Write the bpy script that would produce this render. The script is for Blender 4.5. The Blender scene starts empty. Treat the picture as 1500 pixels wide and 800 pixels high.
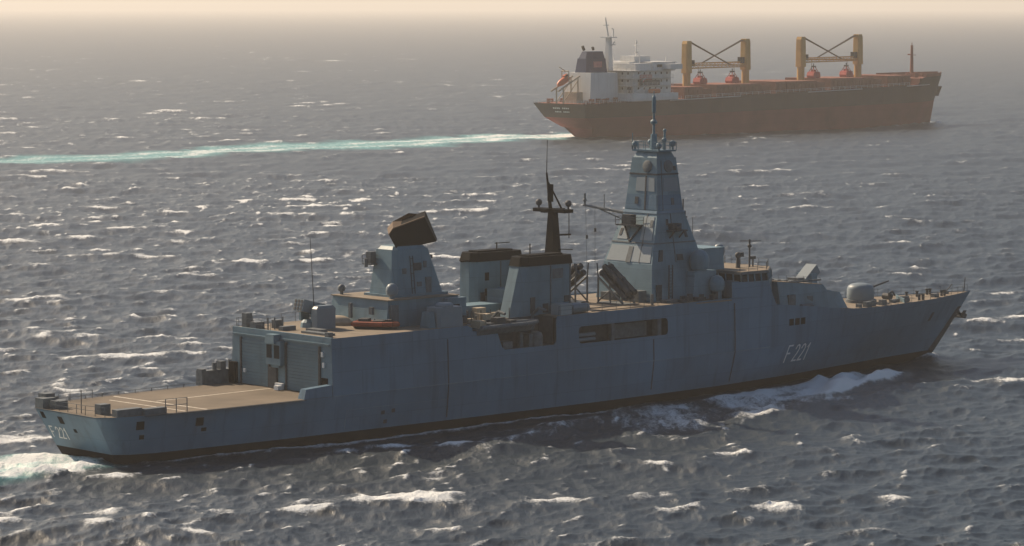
import bpy, bmesh, math, random
import numpy as np
from mathutils import Vector, Matrix
from mathutils.geometry import tessellate_polygon
R = math.radians
random.seed(7)
SC = bpy.context.scene
COL = SC.collection

# ------------------------------------------------------------------ camera, light, exposure
CAM_H = 45.18
cd = bpy.data.cameras.new('camera'); cam = bpy.data.objects.new('camera', cd); COL.objects.link(cam)
cam.location = (0, 0, CAM_H); cam.rotation_euler = (math.pi / 2 - R(4.9785), 0, 0)
cd.sensor_width = 36; cd.lens = 108.0; cd.clip_start = 1; cd.clip_end = 80000
SC.camera = cam
SUN_AZ, SUN_EL = 45.5, 36.0            # degrees left of the view direction, above the horizon
w = bpy.data.worlds.new('World'); SC.world = w; w.use_nodes = True
sky = w.node_tree.nodes.new('ShaderNodeTexSky'); sky.sky_type = 'NISHITA'; sky.sun_disc = False
sky.sun_elevation = R(SUN_EL); sky.sun_rotation = R(-SUN_AZ)
sky.air_density = 1.0; sky.dust_density = 1.9; sky.ozone_density = 1.0
bg = w.node_tree.nodes['Background']; bg.inputs['Strength'].default_value = 0.066
w.node_tree.links.new(sky.outputs['Color'], bg.inputs['Color'])
sd = bpy.data.lights.new('sun', 'SUN'); sun = bpy.data.objects.new('sun', sd); COL.objects.link(sun)
sd.energy = 5.0; sd.angle = R(0.5); sd.color = (1.0, 0.80, 0.57)
sv = Vector((-math.sin(R(SUN_AZ)) * math.cos(R(SUN_EL)), math.cos(R(SUN_AZ)) * math.cos(R(SUN_EL)), math.sin(R(SUN_EL))))
sun.rotation_euler = sv.to_track_quat('Z', 'Y').to_euler(); sun.location = (-60, 60, 120)
vs = SC.view_settings; vs.view_transform = 'Standard'; vs.look = 'None'; vs.gamma = 1; vs.exposure = 0.46
vs.use_curve_mapping = False
HAZE = 0.000128

# ------------------------------------------------------------------ materials
MATS = {}
def mat(name, col, rough=0.6, metal=0.0, var=0.12, scale=1.5, streak=0.0, spec=0.22, rust=0.0, plates=None):
    m = bpy.data.materials.new(name); m.use_nodes = True
    nt = m.node_tree; b = nt.nodes['Principled BSDF']
    b.inputs['Roughness'].default_value = rough; b.inputs['Metallic'].default_value = metal
    b.inputs['Specular IOR Level'].default_value = spec
    tc = nt.nodes.new('ShaderNodeTexCoord')
    n1 = nt.nodes.new('ShaderNodeTexNoise'); n1.inputs['Scale'].default_value = scale; n1.inputs['Detail'].default_value = 6
    nt.links.new(tc.outputs['Object'], n1.inputs['Vector'])
    mr = nt.nodes.new('ShaderNodeMapRange'); mr.inputs['From Min'].default_value = .25; mr.inputs['From Max'].default_value = .75
    mr.inputs['To Min'].default_value = 1 - var; mr.inputs['To Max'].default_value = 1 + var
    nt.links.new(n1.outputs['Fac'], mr.inputs['Value'])
    mul = nt.nodes.new('ShaderNodeVectorMath'); mul.operation = 'SCALE'
    mul.inputs[0].default_value = col
    nt.links.new(mr.outputs[0], mul.inputs['Scale'])
    out = mul.outputs[0]
    if plates:
        sx = nt.nodes.new('ShaderNodeSeparateXYZ'); cx = nt.nodes.new('ShaderNodeCombineXYZ'); nt.links.new(tc.outputs['Object'], sx.inputs[0])
        nt.links.new(sx.outputs['X'], cx.inputs['X']); nt.links.new(sx.outputs['Z'], cx.inputs['Y'])
        br = nt.nodes.new('ShaderNodeTexBrick'); br.inputs['Scale'].default_value = 1; br.inputs['Brick Width'].default_value = plates[0]; br.inputs['Row Height'].default_value = plates[1]
        br.inputs['Mortar Size'].default_value = plates[2]; br.inputs['Mortar Smooth'].default_value = .4; br.inputs['Bias'].default_value = 0
        br.inputs['Color1'].default_value = (.93, .93, .93, 1); br.inputs['Color2'].default_value = (1.06, 1.06, 1.06, 1); br.inputs['Mortar'].default_value = (.80, .80, .80, 1)
        nt.links.new(cx.outputs[0], br.inputs['Vector'])
        n3 = nt.nodes.new('ShaderNodeTexNoise'); n3.inputs['Scale'].default_value = .09; n3.inputs['Detail'].default_value = 3; nt.links.new(tc.outputs['Object'], n3.inputs['Vector'])
        m3 = nt.nodes.new('ShaderNodeMapRange'); m3.inputs['From Min'].default_value = .3; m3.inputs['From Max'].default_value = .7; m3.inputs['To Min'].default_value = .86; m3.inputs['To Max'].default_value = 1.14
        nt.links.new(n3.outputs['Fac'], m3.inputs['Value'])
        v1 = nt.nodes.new('ShaderNodeVectorMath'); v1.operation = 'MULTIPLY'; nt.links.new(out, v1.inputs[0]); nt.links.new(br.outputs['Color'], v1.inputs[1])
        v2 = nt.nodes.new('ShaderNodeVectorMath'); v2.operation = 'SCALE'; nt.links.new(v1.outputs[0], v2.inputs[0]); nt.links.new(m3.outputs[0], v2.inputs['Scale'])
        out = v2.outputs[0]
        bp = nt.nodes.new('ShaderNodeBump'); bp.inputs['Strength'].default_value = .25; bp.inputs['Distance'].default_value = .12
        n4 = nt.nodes.new('ShaderNodeTexNoise'); n4.inputs['Scale'].default_value = .8; n4.inputs['Detail'].default_value = 2; nt.links.new(tc.outputs['Object'], n4.inputs['Vector'])
        nt.links.new(n4.outputs['Fac'], bp.inputs['Height']); nt.links.new(bp.outputs['Normal'], b.inputs['Normal'])
    if streak > 0 or rust > 0:
        mp = nt.nodes.new('ShaderNodeMapping'); mp.inputs['Scale'].default_value = (1.1, 1.1, .07)
        nt.links.new(tc.outputs['Object'], mp.inputs['Vector'])
        n2 = nt.nodes.new('ShaderNodeTexNoise'); n2.inputs['Scale'].default_value = 1.0; n2.inputs['Detail'].default_value = 5
        nt.links.new(mp.outputs[0], n2.inputs['Vector'])
        m2 = nt.nodes.new('ShaderNodeMapRange'); m2.inputs['From Min'].default_value = .52; m2.inputs['From Max'].default_value = .78
        m2.inputs['To Min'].default_value = 0; m2.inputs['To Max'].default_value = max(streak, rust)
        nt.links.new(n2.outputs['Fac'], m2.inputs['Value'])
        mix = nt.nodes.new('ShaderNodeMix'); mix.data_type = 'RGBA'
        nt.links.new(m2.outputs[0], mix.inputs['Factor']); nt.links.new(out, mix.inputs['A'])
        mix.inputs['B'].default_value = (.16, .07, .035, 1) if rust > 0 else (col[0] * .45, col[1] * .43, col[2] * .42, 1)
        out = mix.outputs['Result']
    nt.links.new(out, b.inputs['Base Color'])
    MATS[name] = m; return m
NAVY = mat('navy_grey_paint', (.098, .172, .240), .5, var=.10, scale=.35, streak=.5, plates=(7.0, 2.45, .035))
NAVY2 = mat('navy_grey_superstructure', (.135, .212, .258), .5, var=.12, scale=.6, streak=.4, plates=(2.6, 2.1, .03))
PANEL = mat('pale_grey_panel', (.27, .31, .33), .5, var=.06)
GREYD = mat('dark_grey_gear', (.055, .06, .066), .6, var=.3, scale=2)
GREYM = mat('mid_grey_gear', (.11, .125, .135), .6, var=.25, scale=2)
DECK = mat('sunlit_grey_deck', (.20, .165, .125), .8, var=.2, scale=.5)  # dark grey deck; the sun's warm brown is mixed into the colour
FDECK = mat('flight_deck_coating', (.145, .118, .088), .85, var=.28, scale=.22)  # warm sunlight tint mixed into this grey as well
LINE = mat('faded_white_line', (.55, .5, .42), .7, var=.25, scale=2)
BLACK = mat('soot_black', (.004, .004, .005), .7, var=.3, spec=.06)
BOOT = mat('boot_topping', (.008, .006, .007), .7, var=.35, scale=.7, spec=.08)
GLASS = mat('dark_glass', (.012, .016, .02), .08, var=.05)
WHITE = mat('white_paint', (.62, .64, .64), .5, var=.06)
TEXTW = mat('white_lettering', (.62, .63, .62), .5, var=.1)
RADOME = mat('radome_grey', (.17, .21, .24), .45, var=.05)
ORANGE = mat('orange_cover', (.24, .065, .04), .7, var=.25, scale=2)
ANTOP = mat('sunlit_brown', (.10, .065, .04), .8, var=.2)  # sunlight on the black antenna's top, put into the colour
TAN = mat('tan_canvas', (.38, .32, .24), .8, var=.2)
CHULL = mat('carrier_black_hull', (.030, .031, .034), .6, var=.3, scale=.12, rust=.15, spec=.1, plates=(11, 3.2, .08))  # black lifted towards grey; part of the haze is painted in
CRED = mat('carrier_red_bottom', (.16, .036, .036), .7, var=.25, scale=.15, rust=.12, spec=.1, plates=(11, 3.2, .08))
CDECK = mat('carrier_red_deck', (.21, .08, .055), .8, var=.25, scale=.2)
CWHITE = mat('carrier_white', (.62, .62, .60), .5, var=.08, scale=.2, rust=.25)
CYEL = mat('crane_yellow', (.48, .28, .085), .5, var=.12, scale=.3, rust=.2)
CGRAB = mat('grab_red', (.38, .06, .055), .5, var=.12)
CFUN = mat('funnel_blue', (.012, .03, .085), .6, var=.1, spec=.1)
CWIRE = mat('wire_rope', (.10, .075, .05), .6)
CORANGE = mat('lifeboat_orange', (.55, .13, .055), .45, var=.06)
CPINK = mat('faded_red_lettering', (.5, .18, .17), .6, var=.2)

# ------------------------------------------------------------------ mesh helper
class MB:
    def __init__(s): s.v = []; s.f = []; s.m = []
    def face(s, idx, mi=0): s.f.append(tuple(idx)); s.m.append(mi)
    def add(s, pts): k = len(s.v); s.v += [tuple(map(float, p)) for p in pts]; return k
    def hexa(s, b, t, mi=0):
        """b and t: rings of equal length (any polygon), closed solid"""
        n = len(b); k = s.add(list(b) + list(t))
        s.face([k + i for i in range(n)][::-1], mi); s.face([k + n + i for i in range(n)], mi)
        for i in range(n):
            j = (i + 1) % n; s.face([k + i, k + j, k + n + j, k + n + i], mi)
        return s
    def box(s, x0, x1, y0, y1, z0, z1, mi=0):
        q = lambda z: [(x0, y0, z), (x1, y0, z), (x1, y1, z), (x0, y1, z)]
        return s.hexa(q(z0), q(z1), mi)
    def frus(s, bx0, bx1, by0, by1, z0, tx0, tx1, ty0, ty1, z1, ch=0.0, mi=0, ch1=None):
        def ring(x0, x1, y0, y1, z, c):
            if c <= 0: return [(x0, y0, z), (x1, y0, z), (x1, y1, z), (x0, y1, z)]
            return [(x0 + c, y0, z), (x1 - c, y0, z), (x1, y0 + c, z), (x1, y1 - c, z), (x1 - c, y1, z), (x0 + c, y1, z), (x0, y1 - c, z), (x0, y0 + c, z)]
        return s.hexa(ring(bx0, bx1, by0, by1, z0, ch), ring(tx0, tx1, ty0, ty1, z1, ch if ch1 is None else ch1), mi)
    def obox(s, c, ax, ay, az, hx, hy, hz, mi=0):
        c, ax, ay, az = map(Vector, (c, ax, ay, az))
        def q(k): return [c + ax * (a * hx) + ay * (b * hy) + az * (k * hz) for a, b in ((-1, -1), (1, -1), (1, 1), (-1, 1))]
        return s.hexa(q(-1), q(1), mi)
    def tube(s, p0, p1, r0, r1=None, n=8, mi=0):
        r1 = r0 if r1 is None else r1
        p0, p1 = Vector(p0), Vector(p1); d = (p1 - p0).normalized()
        u = d.orthogonal().normalized(); v = d.cross(u)
        ring = lambda p, r: [p + (u * math.cos(2 * math.pi * i / n) + v * math.sin(2 * math.pi * i / n)) * r for i in range(n)]
        return s.hexa(ring(p0, r0), ring(p1, r1), mi)
    def path(s, pts, r, n=6):
        for a, b in zip(pts[:-1], pts[1:]): s.tube(a, b, r, n=n)
        return s
    def lathe(s, prof, c=(0, 0, 0), n=20, mi=0, axis=None):
        """prof: (radius, height) pairs, bottom to top"""
        c = Vector(c); ax = Vector(axis).normalized() if axis else Vector((0, 0, 1))
        u = ax.orthogonal().normalized() if axis else Vector((1, 0, 0)); v = ax.cross(u)
        k = s.add([c + ax * h + (u * math.cos(2 * math.pi * i / n) + v * math.sin(2 * math.pi * i / n)) * max(r, .001) for r, h in prof for i in range(n)])
        for a in range(len(prof) - 1):
            for i in range(n):
                j = (i + 1) % n
                s.face([k + a * n + i, k + a * n + j, k + (a + 1) * n + j, k + (a + 1) * n + i], mi)
        s.face([k + i for i in range(n)][::-1], mi); s.face([k + (len(prof) - 1) * n + i for i in range(n)], mi)
        return s
    def ball(s, c, r, n=16, mi=0, sz=1.0):
        return s.lathe([(r * math.sin(math.pi * i / 10), -r * sz * math.cos(math.pi * i / 10)) for i in range(11)], c, n, mi)
    def rail(s, pts, h=1.0, step=2.0, r=.03, wires=2):
        for a, b in zip(pts[:-1], pts[1:]):
            a, b = Vector(a), Vector(b); n = max(1, round((b - a).length / step))
            for i in range(n + 1):
                p = a.lerp(b, i / n); s.tube(p, p + Vector((0, 0, h)), r, n=4)
            for k in range(wires):
                o = Vector((0, 0, h * (1 - k * .45))); s.tube(a + o, b + o, r * .8, n=4)
        return s
    def each(s, name, m, parent=None, smooth=False):
        """one object for every separate piece (shapes that touch stay together)"""
        n = len(s.v); up = list(range(n))
        def find(i):
            while up[i] != i: up[i] = up[up[i]]; i = up[i]
            return i
        for f in s.f:
            for i in f[1:]: up[find(i)] = find(f[0])
        V = np.array(s.v); roots = sorted({find(i) for i in range(n)}); lab = np.array([find(i) for i in range(n)])
        bb = {r_: (V[lab == r_].min(0) - .06, V[lab == r_].max(0) + .06) for r_ in roots}
        g = {r_: r_ for r_ in roots}
        def gf(i):
            while g[i] != i: i = g[i]
            return i
        for a_ in roots:
            for b_ in roots:
                if a_ < b_ and (bb[a_][0] <= bb[b_][1]).all() and (bb[b_][0] <= bb[a_][1]).all(): g[gf(b_)] = gf(a_)
        out = []
        for r_ in sorted({gf(x) for x in roots}):
            q = MB(); idx = {}
            for i in range(n):
                if gf(lab[i]) == r_: idx[i] = len(q.v); q.v.append(s.v[i])
            for f, mi in zip(s.f, s.m):
                if f[0] in idx: q.face([idx[i] for i in f], mi)
            out.append(q.build(name, m, parent, smooth))
        return out
    def build(s, name, m, parent=None, smooth=False, fix=True):
        me = bpy.data.meshes.new(name); me.from_pydata(s.v, [], s.f)
        ms = m if isinstance(m, (list, tuple)) else [m]
        for x in ms: me.materials.append(x)
        me.polygons.foreach_set('material_index', s.m)
        if fix:
            bm = bmesh.new(); bm.from_mesh(me); bmesh.ops.recalc_face_normals(bm, faces=bm.faces); bm.to_mesh(me); bm.free()
        if smooth:
            me.polygons.foreach_set('use_smooth', [True] * len(me.polygons))
            me.set_sharp_from_angle(angle=R(40))
        o = bpy.data.objects.new(name, me); COL.objects.link(o)
        if parent: o.parent = parent
        return o
def tag(o, label=None, cat=None, group=None, kind=None):
    if label: o['label'] = label
    if cat: o['category'] = cat
    if group: o['group'] = group
    if kind: o['kind'] = kind
    return o
def thing(name, label, cat, loc=(0, 0, 0), rz=0, group=None):
    o = bpy.data.objects.new(name, None); COL.objects.link(o)
    o.location = loc; o.rotation_euler = (0, 0, rz); o.empty_display_size = 2
    return tag(o, label, cat, group)
def copy_tree(o, parent=None):
    c = o.copy(); COL.objects.link(c)
    if parent: c.parent = parent
    for ch in list(o.children): copy_tree(ch, c)
    return c
def lin(tab, x):
    return float(np.interp(x, [t[0] for t in tab], [t[1] for t in tab]))

# frames of the two ships: x forward, y to port, z up
F_O, F_H = (-44.422, 302.626, 0.0), 0.748948
C_O, C_H = (16.0, 1050.0, 0.0), R(43.0)
def place(o, frame, local, rz=0.0):
    O, H = frame; c, n = math.cos(H), math.sin(H)
    o.location = (O[0] + local[0] * c - local[1] * n, O[1] + local[0] * n + local[1] * c, local[2]); o.rotation_euler = (0, 0, H + rz)
FR, CA = (F_O, F_H), (C_O, C_H)

# ------------------------------------------------------------------ sea
def spectrum_tile(N, L, hs, lp, lmin, lmax, wind, seed, spread=6, lam=1.15):
    """one periodic patch of wind sea: height, sideways shift, breaking measure"""
    rng = np.random.default_rng(seed)
    k1 = 2 * np.pi * np.fft.fftfreq(N, L / N); kx, ky = np.meshgrid(k1, k1, indexing='ij')
    k = np.hypot(kx, ky); k[0, 0] = 1e-6
    kp = 2 * np.pi / lp
    P = np.exp(-1.25 * (kp / k) ** 2) / k ** 4 * (1 + 1.2 * np.exp(-((np.sqrt(k / kp) - 1) ** 2) / .02))
    wx, wy = math.cos(wind), math.sin(wind)
    c = (kx * wx + ky * wy) / k
    P *= np.where(c > 0, np.abs(c) ** spread * .85, .02) + .15 * np.abs(c) ** 2
    P[(k < 2 * np.pi / lmax) | (k > 2 * np.pi / lmin)] = 0; P[0, 0] = 0
    H = (rng.normal(size=(N, N)) + 1j * rng.normal(size=(N, N))) * np.sqrt(P)
    h = np.fft.ifft2(H); sc = hs / 4 / h.real.std(); H *= sc
    f = lambda q: np.fft.ifft2(q).real
    h = f(H); dx = f(1j * kx / k * H) * lam; dy = f(1j * ky / k * H) * lam
    jxx = f(-kx * kx / k * H) * lam; jyy = f(-ky * ky / k * H) * lam; jxy = f(-kx * ky / k * H) * lam
    J = (1 + jxx) * (1 + jyy) - jxy ** 2
    return H, k, dict(h=h, dx=dx, dy=dy, J=J)
def lowpass(a, L, s):
    N = a.shape[0]; k1 = 2 * np.pi * np.fft.fftfreq(N, L / N); g = np.exp(-.5 * (k1 * s) ** 2)
    return np.fft.ifft2(np.fft.fft2(a) * g[:, None] * g[None, :]).real
def samp(a, L, x, y):
    N = a.shape[0]; u = (x / L * N) % N; v = (y / L * N) % N
    i = u.astype(np.int64) % N; j = v.astype(np.int64) % N; fu = (u - np.floor(u)).astype(np.float32); fv = (v - np.floor(v)).astype(np.float32)
    i2 = (i + 1) % N; j2 = (j + 1) % N
    return (a[i, j] * (1 - fu) + a[i2, j] * fu) * (1 - fv) + (a[i, j2] * (1 - fu) + a[i2, j2] * fu) * fv

def sstep(a, b, x): t = np.clip((x - a) / (b - a), 0, 1); return t * t * (3 - 2 * t)
def poly_dist(px, py, pts):
    """distance to and running length along a polyline"""
    best = np.full(px.shape, 1e9); run = np.zeros(px.shape); side = np.zeros(px.shape); acc = 0.0
    for (ax, ay), (bx, by) in zip(pts[:-1], pts[1:]):
        L = math.hypot(bx - ax, by - ay); ux, uy = (bx - ax) / L, (by - ay) / L
        t = np.clip((px - ax) * ux + (py - ay) * uy, 0, L); d = np.hypot(px - ax - ux * t, py - ay - uy * t)
        m = d < best; best = np.where(m, d, best); run = np.where(m, acc + t, run)
        side = np.where(m, (px - ax) * -uy + (py - ay) * ux, side); acc += L
    return best, run, side

def make_sea():
    WIND = R(-74)
    L1, L2 = 397.0, 151.0
    _, _, A = spectrum_tile(1024, L1, 1.05, 30, 1.4, 120, WIND, 3, spread=2)
    _, _, B = spectrum_tile(1024, L2, .44, 6.5, .45, 24, WIND + R(14), 11, spread=2)
    thA = np.quantile(A['J'], .075); thB = np.quantile(B['J'], .07)
    foamA = np.clip((thA - A['J']) / .22, 0, 1); foamA = np.clip(lowpass(foamA, L1, .8) * 2.6, 0, 1)
    # drifting remains of earlier breakers
    trail = sum(np.roll(foamA, (int(-math.cos(WIND) * d / L1 * 1024), int(-math.sin(WIND) * d / L1 * 1024)), (0, 1)) * (1 - d / 7.) for d in (1.2, 2.6, 4.2)) / 2.2
    A['foam'] = np.clip(foamA + .55 * lowpass(trail, L1, .8), 0, 1)
    B['foam'] = np.clip(lowpass(np.clip((thB - B['J']) / .3, 0, 1), L2, .3) * 1.6, 0, 1)
    # polar sheet centred under the viewpoint: fine inside a wide fan, coarse elsewhere
    a0 = np.linspace(-R(16.5), R(16.5), 1150)
    a1 = np.linspace(R(16.5), 2 * math.pi - R(16.5), 90)[1:-1]
    ang = np.concatenate([a0, a1]); nf = len(a0)
    r = [4, 20, 50, 90, 130, 170, 200, 215, 225, 232]
    while r[-1] < 26000:
        d = r[-1]; r.append(d + max(.42, .80 * d * d / (CAM_H * 3072)) if d < 7000 else d * 1.12)
    r = np.array(r); nr, na = len(r), len(ang)
    dr = np.gradient(r)
    X = (r[:, None] * np.sin(ang)[None, :]); Y = (r[:, None] * np.cos(ang)[None, :])
    Z = np.zeros_like(X); DX = np.zeros_like(X); DY = np.zeros_like(X); FO = np.zeros_like(X)
    c2, s2 = math.cos(.6), math.sin(.6)
    sig = [0, .5, 1.2, 2.6, 5.5, 12, 30]
    lev = np.clip(np.searchsorted(np.array(sig), .13 * dr, side='right') - 1, 0, len(sig) - 1)
    for l in sorted(set(lev)):
        rows = np.where(lev == l)[0]; s = sig[l]
        lp = (lambda a, L: a) if s == 0 else (lambda a, L: lowpass(a, L, s))
        x, y = X[rows], Y[rows]
        xr, yr = x * c2 + y * s2, -x * s2 + y * c2
        for q, T in (('h', Z), ('dx', DX), ('dy', DY)):
            T[rows] = samp(lp(A[q], L1), L1, x, y)
        hb, bx, by = (samp(lp(B[q], L2), L2, xr, yr) for q in ('h', 'dx', 'dy'))
        Z[rows] += hb; DX[rows] += bx * c2 - by * s2; DY[rows] += bx * s2 + by * c2
        FO[rows] = samp(lp(A['foam'], L1), L1, x, y) * .95 + 1.2 * samp(lp(B['foam'], L2), L2, xr, yr)  # fine flecks weighted up to paint in sun sparkle
    FO *= 1 - .35 * sstep(450, 1100, r)[:, None]
    amp = np.ones(na); amp[nf:] = .6
    Z *= amp[None, :]
    # white caps in two slow waves, thickened leftward to paint in sun glitter
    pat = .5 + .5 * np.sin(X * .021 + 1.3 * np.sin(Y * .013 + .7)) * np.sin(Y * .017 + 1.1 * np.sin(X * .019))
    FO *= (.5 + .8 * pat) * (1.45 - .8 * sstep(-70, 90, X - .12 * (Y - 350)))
    # small distant breakers that double as painted sun glitter, denser to the left
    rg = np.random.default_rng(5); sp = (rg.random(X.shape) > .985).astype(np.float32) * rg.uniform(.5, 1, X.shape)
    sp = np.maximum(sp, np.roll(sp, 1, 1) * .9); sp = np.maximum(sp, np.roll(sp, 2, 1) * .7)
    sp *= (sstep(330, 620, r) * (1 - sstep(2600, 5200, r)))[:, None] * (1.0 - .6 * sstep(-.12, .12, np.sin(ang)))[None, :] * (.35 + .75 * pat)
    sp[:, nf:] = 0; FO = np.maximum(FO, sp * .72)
    AE = np.zeros_like(X)
    # --- the frigate's own water
    ca, sa = math.cos(F_H), math.sin(F_H)
    lx = (X - F_O[0]) * ca + (Y - F_O[1]) * sa; ly = -(X - F_O[0]) * sa + (Y - F_O[1]) * ca
    near = (np.abs(lx - 60) < 190) & (np.abs(ly) < 90)
    wob = np.sin(lx * .55) * .5 + np.sin(lx * .23 + 1) * .7 + np.sin(ly * .9 + lx * .3) * .4
    calm = np.where((lx > -5) & (lx < 140), 1 - .45 * (1 - sstep(9, 22, np.abs(ly))), 1.0)
    Z *= calm; FO *= np.where((lx > 5) & (lx < 140), .35 + .65 * sstep(10, 18, np.abs(ly)), 1)
    for sg in (-1, 1):
        s = 127 - lx; a = ly * sg
        crest = 4.6 + .50 * s - .0022 * s * s + wob * .6
        ridge = np.exp(-((a - crest) / (1.1 + .035 * s)) ** 2) * sstep(1, 9, s) * (1 - sstep(30, 62, s))
        Z += np.where(near & (a > 0), ridge * .55, 0)
        trough = np.exp(-((a - crest * .55) / 5.0) ** 2) * sstep(4, 14, s) * (1 - sstep(36, 64, s)); Z -= np.where(near & (a > 0), trough * .2, 0)
        # white water thrown off the bow and carried aft between hull and crest
        hullb = np.interp(lx, [40, 70, 90, 105, 118, 128, 134], [7.9, 7.9, 7, 5.3, 3.3, 1.4, .1])
        fan = sstep(9, 15, s) * (1 - .62 * sstep(28, 46, s)) * (1 - sstep(52, 84, s)) * (.8 + .35 * np.sin(lx * .41 + a * .33 + wob)) * sstep(hullb + .2, hullb + 2.0 + .06 * np.clip(s - 14, 0, 99), a) * (1 - sstep(crest + .2, crest + 1.9, a))
        Z += np.where(near & (a > 0), fan * (.5 + .42 * np.exp(-((s - 17) / 9.) ** 2)) * (1 + .6 * np.sin(lx * .9 + a * 1.3)), 0)
        edge = np.exp(-((a - crest - .2) / 1.1) ** 2) * sstep(8, 15, s) * (1 - sstep(28, 46, s))  # extra white along the outer crest paints in its sunlit edge
        FO = np.where(near & (a > 0), np.maximum(FO, np.maximum(fan * 1.8, edge * 1.6)), FO)
        # second, weaker crest along midships
        s2_ = 76 - lx; c2_ = 9.5 + .34 * s2_ + wob * .5
        r2 = np.exp(-((a - c2_) / (1.2 + .05 * np.clip(s2_, 0, 99))) ** 2) * sstep(2, 12, s2_) * (1 - sstep(34, 60, s2_))
        Z += np.where(near & (a > 0), r2 * .6, 0); FO = np.where(near & (a > 0), np.maximum(FO, r2 * .40), FO)
        hb2 = np.interp(lx, [0, 20, 45, 70, 90], [6.3, 7.2, 7.9, 7.9, 7.0])
        slick = np.exp(-((a - hb2 - .4) / 1.2) ** 2) * sstep(0, 12, lx) * (1 - sstep(60, 84, lx)); FO = np.where(near & (a > 0), np.maximum(FO, slick * .85), FO)
    # little plume at the stem
    st = np.exp(-(((lx - 133.0) / 2.6) ** 2 + (ly / 1.6) ** 2)); Z += st * .9; FO = np.maximum(FO, st * .9)
    # stern wake
    b = -lx; hw = 6.6 + .10 * np.clip(b, 0, 400) + wob * .5
    wk = sstep(-3.5, 0.5, b) * (1 - sstep(60, 330, b)) * (1 - sstep(hw - 1.5, hw + 1.8, np.abs(ly)))
    core = np.exp(-(np.abs(np.abs(ly) - hw * .72) / 2.6) ** 2)
    wide = (lx < 4) & (lx > -420) & (np.abs(ly) < 90)
    FO = np.where(wide, np.maximum(FO * (1 - .5 * wk), wk * (.34 + .5 * core * np.exp(-np.clip(b, 0, 999) / 60.) + .35 * np.exp(-np.clip(b, 0, 999) / 9.))), FO)
    AE = np.where(wide, np.maximum(AE, wk), AE)
    Z += np.where(wide, wk * np.exp(-np.clip(b, 0, 999) / 14.) * (.35 + .35 * np.sin(lx * 1.1 + ly * .5)), 0)
    # --- the bulk carrier's wake, drifting away to the left, and its bow wave
    pts = [(33, 1084), (-12, 1045), (-53, 998), (-103, 941), (-149, 889), (-215, 812), (-330, 690)]
    d, run, side = poly_dist(X, Y, pts)
    wob2 = 4 * np.sin(run * .05) + 2.5 * np.sin(run * .13 + 2)
    hw = np.interp(run, [0, 20, 60, 120, 200, 300, 520], [12, 19, 26, 27, 21, 20, 22])
    hw = hw * (1 + .22 * np.sin(run * .19 + 1) + .2 * np.sin(run * .061) + .12 * np.sin(run * .47 + side * .1)); dd = np.abs(side + wob2 * .8); wk = (1 - sstep(hw * .45, hw * 1.05, dd)) * (1 - sstep(330, 520, run)) * (d < 80)
    cw = np.interp(run, [0, 15, 60, 110, 130, 180, 240, 520], [1.2, 1.1, .85, .7, .6, .75, .55, .35])
    st1 = np.exp(-((side + wob2 - hw * .35) / 3.5) ** 2) + np.exp(-((side + wob2 * .7 + hw * .3) / 3.0) ** 2)
    FO = np.maximum(FO * (1 - wk), wk * cw * (.50 + .56 * st1)); AE = np.maximum(AE, wk * np.interp(run, [0, 30, 250, 520], [.8, 1, .9, .5]))
    Z *= 1 - .6 * wk
    cc, cs = math.cos(C_H), math.sin(C_H)
    qx = (X - C_O[0]) * cc + (Y - C_O[1]) * cs; qy = -(X - C_O[0]) * cs + (Y - C_O[1]) * cc
    s = 203 - qx
    for sg in (-1, 1):
        a = qy * sg; cr = np.where(s < 16, 1 + .8 * s, 13.5 + .25 * (s - 16))
        bw = np.exp(-((a - cr) / (1.8 + .05 * np.clip(s, 0, 200))) ** 2) * sstep(-2, 3, s) * (1 - sstep(22, 110, s)) * (a > 0)
        FO = np.maximum(FO, bw * (1.0 - .55 * sstep(10, 30, s))); Z += bw * 1.3
        al = np.exp(-((a - 14.6 - np.sin(qx * .2)) / 1.2) ** 2) * (qx > 0) * (qx < 195) * (.42 + .3 * np.sin(qx * .31) * np.sin(qx * .083 + 1)); FO = np.maximum(FO, al)
    FO = np.clip(FO, 0, 1.3)
    V = np.stack([X + DX * amp[None, :], Y + DY * amp[None, :], Z], -1).reshape(-1, 3).astype(np.float32)
    idx = np.arange(nr * na).reshape(nr, na)
    nxt = np.roll(idx, -1, axis=1)
    F = np.stack([idx[:-1], idx[1:], nxt[1:], nxt[:-1]], -1).reshape(-1, 4)   # normals up
    me = bpy.data.meshes.new('sea')
    me.vertices.add(len(V) + 1); co = np.concatenate([V.ravel(), np.array([0, 0, 0], np.float32)]); me.vertices.foreach_set('co', co)
    tri = np.stack([np.full(na, len(V)), idx[0], nxt[0]], -1)
    nl = F.size + tri.size; me.loops.add(nl)
    me.loops.foreach_set('vertex_index', np.concatenate([F.ravel(), tri.ravel()]).astype(np.int32))
    me.polygons.add(len(F) + len(tri))
    me.polygons.foreach_set('loop_start', np.concatenate([np.arange(len(F)) * 4, F.size + np.arange(len(tri)) * 3]).astype(np.int32))
    me.polygons.foreach_set('use_smooth', np.ones(len(F) + len(tri), bool))
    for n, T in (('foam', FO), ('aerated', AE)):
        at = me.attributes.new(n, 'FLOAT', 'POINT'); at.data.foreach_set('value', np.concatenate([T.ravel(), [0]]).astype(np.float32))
    me.update(calc_edges=True)
    # sea surface material
    m = bpy.data.materials.new('sea_water'); m.use_nodes = True; nt = m.node_tree; N = nt.nodes; Lk = nt.links
    b = N['Principled BSDF']; out = N['Material Output']
    tc = N.new('ShaderNodeTexCoord'); geo = N.new('ShaderNodeNewGeometry')
    def noise(scale, detail, rough=.55, vec=None, dist=0):
        n = N.new('ShaderNodeTexNoise'); n.inputs['Scale'].default_value = scale; n.inputs['Detail'].default_value = detail
        n.inputs['Roughness'].default_value = rough; n.inputs['Distortion'].default_value = dist
        Lk.new(vec or tc.outputs['Object'], n.inputs['Vector']); return n
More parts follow.
